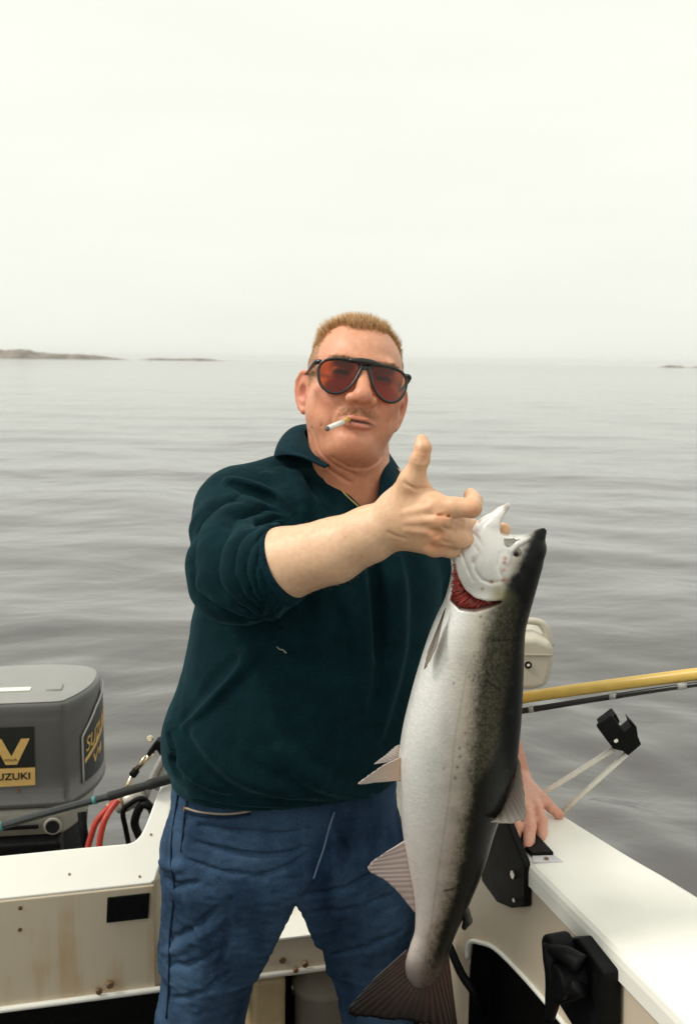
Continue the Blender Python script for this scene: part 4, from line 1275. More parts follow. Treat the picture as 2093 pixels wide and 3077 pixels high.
lV, lF, lC = build_left_arm()

# ---- chest (seen in the open neck), trunk and legs below the clothes
def build_trunk():
    v = Vol((-0.42, 1.42, 0.0), (0.24, 1.86, 1.60), 0.0065)
    A = v.add
    A(ell(P(1010, 1640, 1.66), (0.165, 0.105, 0.17)))
    A(cone(P(1062, 1450, 1.64), P(1055, 1560, 1.645), 0.056, 0.084), 0.03)
    A(cone(SH, LSH, 0.050, 0.048), 0.03)
    A(ell(P(920, 2100, 1.65), (0.15, 0.09, 0.20)), 0.06)
    A(ell(P(860, 2470, 1.67), (0.15, 0.09, 0.12)), 0.05)
    for hp, kn_, ft in (LEGS):
        A(cone(hp, kn_, 0.078, 0.050), 0.03)
        A(cone(kn_, ft, 0.052, 0.034), 0.02)
        A(cone(ft + np.array([0, 0.03, -0.03]), ft + np.array([-0.02, -0.14, -0.045]), 0.035, 0.03), 0.02)
    V, F = v.mesh()
    return V, F, np.tile(np.array([0.60, 0.29, 0.18]), (len(V), 1))
HIP_R, HIP_L = P(690, 2470, 1.68), P(1050, 2480, 1.69)
KNEE_R, KNEE_L = P(610, 3020, 1.66), P(1115, 3030, 1.68)
LEGS = [(HIP_R, KNEE_R, np.array([-0.275, 1.74, 0.075])), (HIP_L, KNEE_L, np.array([0.055, 1.76, 0.075]))]
tV, tF, tC = build_trunk()

person = empty('person', (-0.1, 1.68, 0.0))
tag(person, 'man in dark teal sweatshirt and blue jeans holding up a large salmon', 'person')
parts = [(HW(hV), hF, hC), (aV, aF, aC), (lV, lF, lC), (tV, tF, tC)]
off, VV, FF, CC = 0, [], [], []
for V, F, C in parts:
    VV.append(V); FF.append(F + off); CC.append(C); off += len(V)
body = link('body', np_mesh('body', np.vstack(VV), np.vstack(FF), np.vstack(CC)), M_skin, person, True)

# ---- hair: short strands
def hairs(name, roots, dirs, lens, width, col_var, material, bend=None):
    n = len(roots)
    up = RNG.normal(size=(n, 3)); side = np.cross(dirs, up); side /= np.linalg.norm(side, axis=1)[:, None]
    side2 = np.cross(dirs, side)
    V = np.zeros((n, 7, 3)); 
    mid = roots + dirs * lens[:, None] * 0.5
    tip_d = dirs if bend is None else dirs + bend
    tip_d = tip_d / np.linalg.norm(tip_d, axis=1)[:, None]
    tip = mid + tip_d * lens[:, None] * 0.5
    for k in range(3):
        a = 2 * math.pi * k / 3
        o = (math.cos(a) * side + math.sin(a) * side2)
        V[:, k] = roots + o * width; V[:, 3 + k] = mid + o * width * 0.8
    V[:, 6] = tip
    F = np.array([[0, 1, 4, 3], [1, 2, 5, 4], [2, 0, 3, 5], [3, 4, 6, 6], [4, 5, 6, 6], [5, 3, 6, 6]])
    tri = np.array([[0, 1, 4], [0, 4, 3], [1, 2, 5], [1, 5, 4], [2, 0, 3], [2, 3, 5], [3, 4, 6], [4, 5, 6], [5, 3, 6]])
    Fa = (tri[None] + (np.arange(n) * 7)[:, None, None]).reshape(-1, 3)
    C = np.repeat(col_var, 7, axis=0)
    return np_mesh(name, V.reshape(-1, 3), Fa, C)
def hair_extra(m, nt, b, tc):
    at = nt.nodes.new('ShaderNodeAttribute'); at.attribute_name = 'Col'
    nt.links.new(at.outputs['Color'], b.inputs['Base Color'])
M_hair = mat('hair_sandy', (0.4, 0.25, 0.12), 0.55, spec=0.3, extra=hair_extra)
def grow(mask_fn, n, dir_fn, len_fn, width, col_fn):
    x, y, z = hV[:, 0] * 100, hV[:, 1] * 100, hV[:, 2] * 100
    p = mask_fn(x, y, z); p = np.clip(p, 0, 1) ** 2
    fc = hF[:, [0, 1, 2]]
    pf = p[fc].mean(1)
    idx = RNG.choice(len(fc), n, p=pf / pf.sum())
    r = RNG.random((n, 2)); s = np.sqrt(r[:, :1])
    q = hV[fc[idx, 0]] * (1 - s) + hV[fc[idx, 1]] * s * (1 - r[:, 1:]) + hV[fc[idx, 2]] * s * r[:, 1:]
    nn = hN[fc[idx, 0]]
    d = dir_fn(q * 100, nn); d = d + RNG.normal(size=d.shape) * 0.13
    d /= np.linalg.norm(d, axis=1)[:, None]
    L = len_fn(q * 100) * RNG.uniform(0.6, 1.1, n)
    return HW(q - nn * 0.001), d @ RH.T, L * HS, col_fn(q * 100, n)
def top_dir(q, n):
    c = np.stack([-0.38 + 0.0 * q[:, 0], -0.55 * np.ones(len(q)), 0.55 * np.ones(len(q))], 1)
    t = sstep(5.0, 8.0, q[:, 2])[:, None]
    side = np.stack([0 * q[:, 0], 0.15 * np.ones(len(q)), -0.8 * np.ones(len(q))], 1)
    clump = vnoise(q, 1.1, 4)[:, None] * np.array([[0.35, 0.1, 0.1]])
    return n * (0.45 + 0.35 * t) + c * t * 0.8 + side * (1 - t) * 0.7 + clump
def top_len(q):
    t = sstep(5.2, 8.2, q[:, 2])
    tuft = np.exp(-(((q[:, 0] + 6.3) / 1.5) ** 2 + ((q[:, 2] - 7.6) / 1.5) ** 2)) * sstep(0, -3, q[:, 1])
    return 0.005 + 0.014 * t + 0.011 * tuft
def hair_col(q, n):
    t = RNG.random((n, 1))
    c = np.array([0.40, 0.215, 0.09]) * (1 - t) + np.array([0.70, 0.46, 0.24]) * t
    side = sstep(6.5, 3.5, q[:, 2])[:, None]
    return c * (1 - 0.3 * side) + np.array([0.62, 0.45, 0.28]) * 0.3 * side
def dense(x, y, z): return hairline(x, y, z)
r_, d_, L_, c_ = grow(dense, 15000, top_dir, top_len, 0.0, hair_col)
h1 = hairs('hair', r_, d_, L_, 0.00042, c_, M_hair)
o = link('hair', h1, M_hair, person, True); tag(o, 'short sandy reddish hair brushed up over a high forehead', kind='stuff')
# fine hair on the bare forearm
def arm_hair():
    N = vnormals(aV, aF)
    q = (aV - CAM) @ RM
    u = U0 + FPX * q[:, 0] / -q[:, 2]
    p = sstep(840, 900, u) * sstep(1200, 1120, u)
    fc = aF[:, :3]; pf = p[fc].mean(1)
    n = 520
    idx = RNG.choice(len(fc), n, p=pf / pf.sum())
    base = aV[fc[idx, 0]]; nn = N[fc[idx, 0]]
    d = nn * 0.45 + np.array([0.75, -0.1, -0.15]) + RNG.normal(size=(n, 3)) * 0.25
    d /= np.linalg.norm(d, axis=1)[:, None]
    return hairs('arm_hair', base, d, RNG.uniform(0.003, 0.007, n), 0.00010, np.tile([0.50, 0.30, 0.15], (n, 1)), M_hair)
o = link('arm_hair', arm_hair(), M_hair, person, True); tag(o, kind='stuff')
def mo_mask(x, y, z):
    return np.exp(-((x / 2.9) ** 4 + ((z + 5.75 + 0.06 * np.abs(x) ** 1.5) / 0.75) ** 4)) * sstep(-7.6, -8.4, y) * (hN[:, 1] < -0.2)
def mo_dir(q, n):
    return n * 0.5 + np.stack([0.30 * np.sign(q[:, 0]), -0.1 + 0 * q[:, 0], -0.8 + 0 * q[:, 0]], 1)
r_, d_, L_, c_ = grow(mo_mask, 900, mo_dir, lambda q: 0.0046 + 0 * q[:, 0], 0.0, lambda q, n: np.array([0.36, 0.18, 0.08]) * RNG.uniform(0.7, 1.25, (n, 1)))
o = link('moustache', hairs('moustache', r_, d_, L_, 0.00022, c_, M_hair), M_hair, person, True); tag(o, 'short reddish moustache', kind='stuff')
def br_mask(x, y, z):
    return np.exp(-(((np.abs(x) - 3.2) / 1.8) ** 4 + ((z - 1.8) / 0.4) ** 2)) * sstep(-6.8, -7.6, y) * (hN[:, 1] < -0.1)
r_, d_, L_, c_ = grow(br_mask, 700, lambda q, n: n * 0.4 + np.stack([0.8 * np.sign(q[:, 0]), 0 * q[:, 0], 0.25 + 0 * q[:, 0]], 1), lambda q: 0.008 + 0 * q[:, 0], 0.0, lambda q, n: np.array([0.30, 0.16, 0.07]) * RNG.uniform(0.7, 1.25, (n, 1)))
o = link('eyebrows', hairs('eyebrows', r_, d_, L_, 0.0003, c_, M_hair), M_hair, person, True); tag(o, kind='stuff')
# ================================================================== CLOTHES (children of the person)
def cloth_extra_factory(col_hi, col_lo, scale, bumpscale, bumpd, streak=None, sheen=0.0, grain=0.3):
    def ex(m, nt, b, tc):
        n = nt.nodes.new('ShaderNodeTexNoise'); n.inputs['Scale'].default_value = scale; n.inputs['Detail'].default_value = 5
        if streak:
            mp = nt.nodes.new('ShaderNodeMapping'); mp.inputs['Scale'].default_value = streak
            nt.links.new(tc.outputs['Object'], mp.inputs[0]); nt.links.new(mp.outputs[0], n.inputs['Vector'])
        else:
            nt.links.new(tc.outputs['Object'], n.inputs['Vector'])
        rp = nt.nodes.new('ShaderNodeValToRGB')
        rp.color_ramp.elements[0].position = 0.32; rp.color_ramp.elements[0].color = (*col_lo, 1)
        rp.color_ramp.elements[1].position = 0.68; rp.color_ramp.elements[1].color = (*col_hi, 1)
        nt.links.new(n.outputs['Fac'], rp.inputs[0])
        ng = nt.nodes.new('ShaderNodeTexNoise'); ng.inputs['Scale'].default_value = 420; ng.inputs['Detail'].default_value = 2
        nt.links.new(tc.outputs['Object'], ng.inputs['Vector'])
        gm = nt.nodes.new('ShaderNodeMapRange'); gm.inputs[1].default_value, gm.inputs[2].default_value = 0.3, 0.7
        gm.inputs[3].default_value, gm.inputs[4].default_value = 1 - grain, 1 + grain
        nt.links.new(ng.outputs['Fac'], gm.inputs[0])
        sc = nt.nodes.new('ShaderNodeVectorMath'); sc.operation = 'SCALE'
        nt.links.new(rp.outputs[0], sc.inputs[0]); nt.links.new(gm.outputs[0], sc.inputs['Scale'])
        nt.links.new(sc.outputs[0], b.inputs['Base Color'])
        n2 = nt.nodes.new('ShaderNodeTexNoise'); n2.inputs['Scale'].default_value = bumpscale; n2.inputs['Detail'].default_value = 3
        nt.links.new(tc.outputs['Object'], n2.inputs['Vector'])
        n3 = nt.nodes.new('ShaderNodeTexNoise'); n3.inputs['Scale'].default_value = 34; n3.inputs['Detail'].default_value = 3
        nt.links.new(tc.outputs['Object'], n3.inputs['Vector'])
        bp = nt.nodes.new('ShaderNodeBump'); bp.inputs['Strength'].default_value = 0.5; bp.inputs['Distance'].default_value = bumpd
        nt.links.new(n2.outputs['Fac'], bp.inputs['Height'])
        bp2 = nt.nodes.new('ShaderNodeBump'); bp2.inputs['Strength'].default_value = 0.35; bp2.inputs['Distance'].default_value = 0.006
        nt.links.new(n3.outputs['Fac'], bp2.inputs['Height']); nt.links.new(bp2.outputs[0], bp.inputs['Normal'])
        nt.links.new(bp.outputs[0], b.inputs['Normal'])
        b.inputs['Sheen Weight'].default_value = sheen
        b.inputs['Sheen Roughness'].default_value = 0.4
        b.inputs['Sheen Tint'].default_value = (0.30, 0.72, 0.90, 1)
    return ex
M_sweat = mat('sweatshirt_teal', (0.01, 0.04, 0.05), 0.95, spec=0.08, extra=cloth_extra_factory((0.0038, 0.0205, 0.0262), (0.0026, 0.0138, 0.0182), 25, 900, 0.0012, sheen=0.11))
M_rib = mat('sweatshirt_rib', (0.008, 0.032, 0.042), 0.95, spec=0.08, extra=cloth_extra_factory((0.0055, 0.0250, 0.0350), (0.0035, 0.0170, 0.0250), 300, 900, 0.001, sheen=0.05))
M_denim = mat('denim', (0.04, 0.08, 0.16), 0.9, spec=0.12, extra=cloth_extra_factory((0.043, 0.083, 0.148), (0.0085, 0.022, 0.050), 13, 700, 0.0016, (1, 1, 0.45), grain=0.26))
M_seam = mat('denim_seam', (0.010, 0.020, 0.045), 0.9, spec=0.1)
M_thread = mat('thread_tan', (0.30, 0.26, 0.20), 0.8)
M_copper = mat('copper_rivet', (0.50, 0.17, 0.05), 0.4, metal=0.7)

TY = 15.0
def torso_loft(levels, nexp=2.25, yaw=TY):
    lv = np.array(sorted(map(tuple, levels)), dtype=np.float32)
    c, s = math.cos(math.radians(yaw)), math.sin(math.radians(yaw))
    def fn(x, y, z):
        zz = np.clip(z, lv[0, 0], lv[-1, 0])
        g = [np.interp(zz, lv[:, 0], lv[:, k]).astype(np.float32) for k in range(1, 5)]
        px, py = x - g[0], y - g[1]
        qx, qy = c * px + s * py, -s * px + c * py
        q = ((np.abs(qx) / g[2]) ** nexp + (np.abs(qy) / g[3]) ** nexp) ** (1 / nexp)
        d = (q - 1) * np.minimum(g[2], g[3]) * 0.92
        dz = np.maximum(lv[0, 0] - z, z - lv[-1, 0])
        return np.maximum(d, dz)
    R = lv[:, 3].max() + 0.05
    return fn, np.array([lv[:, 1].min() - R, lv[:, 2].min() - R, lv[0, 0]]), np.array([lv[:, 1].max() + R, lv[:, 2].max() + R, lv[-1, 0]])
def smooth_levels(L, n=60):
    L = np.array(sorted(L), float)
    return catmull(L, n)
def lvl(v, ul, ur, Y, dep, yaw=TY):
    a, b = P(ul, v, Y), P(ur, v, Y)
    half = (b[0] - a[0]) / 2
    # width seen is that of the yawed oval
    t = math.radians(yaw)
    hw = math.sqrt(max(half ** 2 - (dep * math.sin(t)) ** 2, 0.01)) / math.cos(t)
    return ((a[2] + b[2]) / 2, (a[0] + b[0]) / 2, Y, hw, dep)

FOLD = 1.6
def folds(vol, items, t0=0.9, t1=2.2):
    """press ridges (r>0) and valleys (r<0) drawn along lines over the cloth"""
    for pts, r, k, sink in items:
        pts = catmull(np.array(pts, float), max(6, 3 * len(pts)))
        w = [vol.hit(u, v, t0, t1) for u, v in pts]
        w = np.array([q for q in w if q is not None])
        if len(w) < 3: continue
        n = len(w)
        # keep the line from jumping between near and far surfaces
        keep = [0]
        for i in range(1, n):
            if np.linalg.norm(w[i] - w[keep[-1]]) < 0.06: keep.append(i)
        w = w[keep]; n = len(w)
        if n < 3: continue
        prof = np.sin(np.linspace(0.12, 0.97, n) * math.pi) ** 0.6; r = r * FOLD; sink = (sink * 0.5 if r > 0 else -0.0015); k = k * 0.62
        d = np.array([ray(*PROJ(q)) for q in w]); d /= np.linalg.norm(d, axis=1)[:, None]
        if r > 0:
            vol.add(chain(w + d * sink, r * prof + 0.0006), k)
        else:
            vol.cut(chain(w - d * sink, -r * prof + 0.0004), k)

def build_sweater():
    v = Vol((-0.36, 1.30, 0.97), (0.30, 1.93, 1.63), 0.0029)
    A = v.add
    L = [lvl(1428, 830, 1165, 1.66, 0.090), lvl(1455, 775, 1185, 1.655, 0.110), lvl(1485, 735, 1208, 1.652, 0.120), lvl(1540, 680, 1250, 1.65, 0.130), lvl(1620, 640, 1300, 1.645, 0.135), lvl(1720, 615, 1325, 1.64, 0.140), lvl(1850, 585, 1322, 1.635, 0.140), lvl(2000, 560, 1308, 1.63, 0.150),
         lvl(2120, 515, 1285, 1.63, 0.155), lvl(2185, 497, 1262, 1.63, 0.156), lvl(2250, 500, 1240, 1.635, 0.152), lvl(2280, 512, 1215, 1.64, 0.144), lvl(2296, 520, 1203, 1.645, 0.140), lvl(2326, 526, 1196, 1.648, 0.139)]
    A(torso_loft(smooth_levels(L)))
    A(cone(P(1050, 1410, 1.675), P(1050, 1475, 1.655), 0.066, 0.098), 0.03)          # neck base / trapezius
    A(cone(P(740, 1510, 1.635), P(1040, 1432, 1.675), 0.062, 0.068), 0.03)
    # right sleeve, pushed up past the elbow
    A(chain([P(716, 1545, 1.60), P(702, 1620, 1.53), P(697, 1690, 1.468), P(708, 1745, 1.445)], [0.072, 0.068, 0.0635, 0.0615], 0.01), 0.03)
    A(chain([P(700, 1728, 1.452), P(770, 1724, 1.42), P(835, 1702, 1.398)], [0.066, 0.066, 0.061], 0.01), 0.02)
    # left sleeve, down behind the fish
    A(chain([P(1212, 1565, 1.69), P(1310, 1680, 1.74), P(1420, 1930, 1.80), P(1480, 2150, 1.845), P(1498, 2225, 1.86)], [0.070, 0.068, 0.062, 0.050, 0.042], 0.01), 0.03)
    # neck opening: V cut in front
    yb = 1.40
    vee = [(1010, 1300), (1178, 1300), (1150, 1400), (1136, 1500), (1120, 1545), (1090, 1530), (1066, 1505), (1030, 1465), (1016, 1432), (995, 1405), (960, 1350)]
    pl = np.array([[P(a, b, 1.53)[0], P(a, b, 1.53)[2]] for a, b in vee])
    def vf(x, y, z):
        d2 = poly_sd(x[:, :, 0], z[0, :, :].reshape(1, -1), pl).astype(np.float32)[:, None, :]
        return np.maximum(np.broadcast_to(d2, np.broadcast(x, y, z).shape), y - 1.605)
    v.cut((vf, np.array([pl[:, 0].min(), 1.40, pl[:, 1].min()]), np.array([pl[:, 0].max(), 1.60, pl[:, 1].max()])), 0.006)
    R = 0.0095
    fl = [
        # sleeve: arcs fanning from the crook of the elbow
        ([(690, 1446), (744, 1462), (802, 1488), (846, 1508), (878, 1540)], 0.0085, 0.016, 0.002),
        ([(700, 1454), (760, 1480), (820, 1505), (862, 1535)], -0.0055, 0.014, 0.002),
        # shoulder and chest
        ([(845, 1420), (890, 1450), (912, 1510), (915, 1570)], 0.010, 0.014, 0.004),
        ([(800, 1430), (850, 1470), (885, 1530)], 0.008, 0.012, 0.003),
        ([(930, 1440), (985, 1500), (1010, 1560)], -0.007, 0.016, 0.002),
        # body: drag lines from the arm down to the left side
        ([(722, 1868), (642, 1961), (585, 2047), (534, 2160)], 0.013, 0.018, 0.003),
        ([(654, 1853), (602, 1904), (574, 1978)], 0.011, 0.014, 0.003),
        ([(690, 1860), (625, 1935), (580, 2010)], -0.009, 0.012, 0.002),
        ([(760, 1960), (650, 2060), (560, 2180)], 0.010, 0.022, 0.004),
        ([(700, 1985), (620, 2060), (548, 2160)], -0.009, 0.016, 0.002),
        ([(516, 2185), (545, 2260), (600, 2330), (680, 2375)], 0.011, 0.014, 0.004),
        ([(506, 2215), (520, 2290), (545, 2335)], -0.007, 0.010, 0.002),
        ([(600, 2200), (700, 2310), (850, 2370), (1000, 2390)], 0.010, 0.022, 0.005),
        ([(850, 2250), (950, 2340), (1080, 2385), (1180, 2385)], 0.009, 0.022, 0.005),
        ([(1060, 1660), (1075, 1800), (1090, 1960), (1085, 2120)], 0.011, 0.024, 0.005),
        ([(1120, 1680), (1140, 1820), (1140, 1980)], -0.009, 0.022, 0.002),
        ([(1180, 1680), (1190, 1820), (1175, 2000), (1140, 2200)], 0.012, 0.024, 0.005),
        ([(960, 1760), (970, 1900), (940, 2060)], 0.009, 0.026, 0.005),
        ([(520, 2372), (700, 2402), (900, 2416), (1100, 2418), (1195, 2414)], 0.005, 0.006, 0.001),
        ([(515, 2340), (700, 2376), (900, 2392), (1100, 2394), (1200, 2390)], -0.005, 0.012, 0.002),
    ]
    folds(v, fl)
    # cuff band end: flat cut-off of the sleeve
    ca, cb = P(855, 1695, 1.394), P(770, 1722, 1.42)
    ax_ = (ca - cb) / np.linalg.norm(ca - cb)
    def cf(x, y, z):
        return -((x - ca[0]) * ax_[0] + (y - ca[1]) * ax_[1] + (z - ca[2]) * ax_[2])
    sl, x, y, z = v.sub(ca - 0.11, ca + 0.11)
    near = np.sqrt((x - ca[0]) ** 2 + (y - ca[1]) ** 2 + (z - ca[2]) ** 2) < 0.085
    far_torso = (y < 1.47)
    g = -cf(x, y, z)
    v.f[sl] = np.where(near & far_torso, np.maximum(v.f[sl], g), v.f[sl])
    V, F = v.mesh()
    V = relax(V, F, 1)
    # bunched sleeve: creases run as arcs from the crook of the elbow round to its underside
    N = vnormals(V, F)
    q = (V - CAM) @ RM
    uu = U0 + FPX * q[:, 0] / -q[:, 2]; vv = V0 - FPX * q[:, 1] / -q[:, 2]
    wx = uu + 16 * vnoise(V, 22, 31) + 6 * vnoise(V, 60, 32); wy = vv + 16 * vnoise(V, 22, 33) + 6 * vnoise(V, 60, 34)
    ax, ay, bx, by = 900, 1556, 800, 1850
    t1 = np.arctan2(ay - wy, ax - wx); t2 = np.arctan2(by - wy, bx - wx)
    tau = np.abs((t1 - t2 + math.pi) % (2 * math.pi) - math.pi)
    ph = tau * 9.5
    h = np.abs(np.sin(ph)) ** 0.65 - 0.6
    da = np.hypot(uu - ax, vv - ay)
    amp = 0.0165 * sstep(0.55, 1.05, tau) * sstep(2.9, 2.2, tau) * sstep(10, 90, da) * (0.75 + 0.45 * vnoise(V, 14, 35))
    msk = sstep(1.565, 1.50, V[:, 1]) * sstep(868, 830, uu) * sstep(1930, 1850, vv) * sstep(1440, 1500, vv)
    V = V + N * (h * amp * msk)[:, None]
    # slack fabric over the trunk
    d = 0.0022 * vnoise(V * np.array([1.0, 1.0, 0.55]), 17, 41) + 0.0009 * vnoise(V, 45, 42)
    V = V + N * (d * (1 - msk))[:, None]
    return v, V, F
SWV, swV, swF = build_sweater()
sweater = link('sweatshirt', np_mesh('sweatshirt', swV, swF), M_sweat, person, True)

# cuff
cax = [P(800, 1712, 1.410), P(822, 1706, 1.403), P(845, 1699, 1.396), P(860, 1694, 1.392), P(864, 1692.5, 1.391), P(856, 1695, 1.394)]
tube('cuff', cax, [0.0585, 0.0600, 0.0590, 0.0572, 0.0535, 0.050], M_rib, sweater, 48, 24)

# collar: folded flap standing open on the left, lying flat on the right, with a placket edge
def ribbon(name, rows, material, parent, thick=0.0035, nu=40, nv=10):
    rows = [catmull(np.array([P(*q) for q in r]), nu) for r in rows]
    G = np.array(rows)                       # rows x nu x 3
    Vv = []
    for i in range(nu):
        Vv.append(catmull(G[:, i], nv))
    V = np.array(Vv).reshape(-1, 3)
    F = [(i * nv + j, (i + 1) * nv + j, (i + 1) * nv + j + 1, i * nv + j + 1) for i in range(nu - 1) for j in range(nv - 1)]
    o = link(name, py_mesh(name, V, F), material, parent, True)
    md = o.modifiers.new('t', 'SOLIDIFY'); md.thickness = thick; md.offset = 0
    sb = o.modifiers.new('s', 'SUBSURF'); sb.levels = 1; sb.render_levels = 1
    return o
ribbon('collar', [
    [(1040, 1310, 1.74), (960, 1292, 1.70), (916, 1296, 1.645), (938, 1346, 1.59), (966, 1382, 1.555), (990, 1402, 1.537)],
    [(1040, 1290, 1.755), (940, 1276, 1.72), (893, 1288, 1.655), (912, 1335, 1.585), (950, 1376, 1.545), (988, 1400, 1.530)],
    [(1040, 1300, 1.775), (915, 1282, 1.735), (862, 1298, 1.665), (880, 1336, 1.575), (930, 1380, 1.538), (984, 1402, 1.523)],
    [(1035, 1325, 1.785), (892, 1305, 1.735), (838, 1330, 1.660), (850, 1352, 1.570), (915, 1374, 1.530), (980, 1404, 1.518)],
    [(1030, 1350, 1.785), (880, 1335, 1.725), (824, 1372, 1.648), (856, 1368, 1.562), (910, 1374, 1.526), (978, 1408, 1.516)],
], M_rib, sweater)
ribbon('collar', [
    [(1040, 1310, 1.74), (1120, 1330, 1.70), (1150, 1370, 1.63), (1146, 1420, 1.58), (1138, 1470, 1.55), (1132, 1515, 1.535)],
    [(1040, 1295, 1.755), (1130, 1320, 1.715), (1158, 1368, 1.635), (1156, 1425, 1.572), (1146, 1478, 1.545), (1138, 1520, 1.53)],
    [(1040, 1305, 1.775), (1145, 1340, 1.73), (1180, 1395, 1.645), (1182, 1440, 1.58), (1168, 1490, 1.548), (1156, 1528, 1.535)],
    [(1040, 1340, 1.785), (1160, 1375, 1.735), (1212, 1432, 1.66), (1208, 1462, 1.60), (1188, 1500, 1.565), (1168, 1535, 1.545)],
], M_rib, sweater)
M_edge = mat('placket_edge', (0.42, 0.36, 0.12), 0.6)
pe = [SWV.hit(u - 7, w) for u, w in ((990, 1400), (1004, 1414), (1014, 1436), (1026, 1462), (1044, 1485), (1064, 1504), (1086, 1524))]
pe = [q - np.array([0, 0.0015, 0]) for q in pe if q is not None]
tube('placket_edge', pe, 0.0013, M_edge, sweater, 8, 24)
tube('placket_edge', [P(1186, 1452, 1.555), P(1178, 1470, 1.548), P(1168, 1490, 1.54)], 0.0016, M_edge, sweater, 8, 10)
fl_ = [SWV.hit(*q) for q in ((832, 1942), (840, 1950), (850, 1952), (860, 1962))]
if all(q is not None for q in fl_):
    tube('lint_thread', [q - np.array([0, 0.002, 0]) for q in fl_], 0.0014, M_thread, sweater, 6, 10)

# jeans
def build_jeans():
    v = Vol((-0.40, 1.45, 0.05), (0.19, 1.88, 1.10), 0.0040)
    A = v.add
    L = [lvl(2270, 530, 1190, 1.66, 0.128, 10), lvl(2420, 518, 1190, 1.66, 0.132, 10), lvl(2500, 504, 1202, 1.66, 0.136, 10), lvl(2580, 496, 1214, 1.665, 0.138, 10), lvl(2660, 505, 1228, 1.67, 0.125, 10), lvl(2760, 510, 1230, 1.67, 0.108, 10), lvl(2860, 520, 1225, 1.672, 0.088, 10)]
    A(torso_loft(smooth_levels(L), 2.4, 10))
    # thighs
    A(chain([P(680, 2560, 1.665), P(688, 2720, 1.66), P(643, 2880, 1.655), P(603, 3060, 1.65), P(590, 3300, 1.67)], [0.104, 0.104, 0.091, 0.079, 0.078], 0.01), 0.03)
    A(chain([P(1050, 2560, 1.68), P(1082, 2720, 1.675), P(1098, 2880, 1.68), P(1118, 3060, 1.68), P(1122, 3300, 1.70)], [0.098, 0.094, 0.080, 0.073, 0.070], 0.01), 0.03)
    for (hp, kn_, ft), ku in zip(LEGS, ((590, 3300, 1.67), (1122, 3300, 1.70))):
        A(cone(P(*ku), ft + np.array([0, 0, 0.05]), 0.075, 0.066), 0.02)
    # crotch cut between the legs
    tri = [(893, 2672), (838, 2805), (772, 2945), (738, 3060), (700, 3300), (1060, 3300), (1014, 3060), (985, 2975), (964, 2852), (946, 2836), (930, 2780)]
    pl = np.array([[P(a, b, 1.585)[0], P(a, b, 1.585)[2]] for a, b in tri])
    def tf(x, y, z):
        d2 = poly_sd(x[:, :, 0], z[0, :, :].reshape(1, -1), pl).astype(np.float32)[:, None, :]
        return np.broadcast_to(d2, np.broadcast(x, y, z).shape) + 0.0
    v.cut((tf, np.array([pl[:, 0].min(), 1.4, pl[:, 1].min()]), np.array([pl[:, 0].max(), 1.9, pl[:, 1].max()])), 0.010)
    fl = [
        ([(600, 2478), (720, 2500), (840, 2505), (930, 2490)], -0.0050, 0.006, 0.0),
        ([(585, 2530), (700, 2562), (820, 2570), (930, 2545)], -0.0065, 0.006, 0.0),
        ([(560, 2580), (650, 2612), (760, 2628)], -0.0055, 0.006, 0.0),
        ([(930, 2560), (850, 2610), (740, 2640)], -0.0050, 0.006, 0.0),
        ([(484, 2590), (520, 2605), (560, 2600)], 0.012, 0.014, 0.004),
        ([(490, 2640), (530, 2660), (600, 2650)], -0.009, 0.008, 0.002),
        ([(486, 2860), (540, 2850), (620, 2800), (700, 2740)], 0.009, 0.012, 0.004),
        ([(510, 2825), (580, 2790), (660, 2720)], -0.008, 0.007, 0.002),
        ([(505, 2900), (580, 2895), (680, 2840)], -0.008, 0.007, 0.002),
        ([(520, 3000), (600, 2985), (690, 2920)], -0.008, 0.007, 0.002),
        ([(560, 2700), (600, 2800), (610, 2920), (600, 3040)], 0.009, 0.014, 0.004),
        ([(690, 2700), (680, 2820), (650, 2950)], -0.006, 0.012, 0.002),
        ([(980, 2480), (1010, 2530), (990, 2600), (950, 2660)], 0.009, 0.012, 0.003),
        ([(1010, 2500), (1040, 2560), (1020, 2640)], -0.007, 0.008, 0.002),
        ([(920, 2690), (1030, 2670), (1150, 2610)], -0.007, 0.007, 0.002),
        ([(940, 2740), (1040, 2730), (1170, 2690)], -0.006, 0.007, 0.002),
        ([(1080, 2700), (1100, 2820), (1110, 2950)], 0.009, 0.014, 0.004),
        ([(1000, 2870), (1090, 2850), (1200, 2800)], -0.008, 0.007, 0.002),
    ]
    folds(v, [(a, b * 0.42, c, d) for a, b, c, d in fl])
    V, F = v.mesh()
    V = relax(V, F, 2)
    N = vnormals(V, F)
    # soft crumple of worn denim
    d = 0.0018 * vnoise(V, 34, 2) + 0.0014 * vnoise(V * np.array([1, 1, 2.2]), 55, 3)
    V = V + N * d[:, None]
    return v, V, F
JV, jV, jF = build_jeans()
jeans = link('jeans', np_mesh('jeans', jV, jF), M_denim, person, True)
def seam(name, pts, r, m, res=40, lift=0.0034):
    pts = catmull(np.array(pts, float), res)
    w = [JV.hit(u, v_) for u, v_ in pts]
    w = np.array([q for q in w if q is not None])
    d = w - CAM; d /= np.linalg.norm(d, axis=1)[:, None]
    ww = [w[0]]
    for q in w[1:]:
        if np.linalg.norm(q - ww[-1]) < 0.03: ww.append(q)
    ww = np.array(ww)
    ww[1:-1] = (ww[:-2] + ww[1:-1] * 2 + ww[2:]) / 4
    d = ww - CAM; d /= np.linalg.norm(d, axis=1)[:, None]
    return tube(name, ww - d * lift, r, m, jeans, 8)
seam('side_seam', [(536, 2380), (527, 2440), (516, 2520), (514, 2600), (524, 2660), (518, 2740), (510, 2820), (508, 2900), (506, 2980), (500, 3060)], 0.0018, M_seam)
seam('side_seam', [(566, 2390), (556, 2440), (550, 2500), (543, 2560)], 0.0015, M_seam)
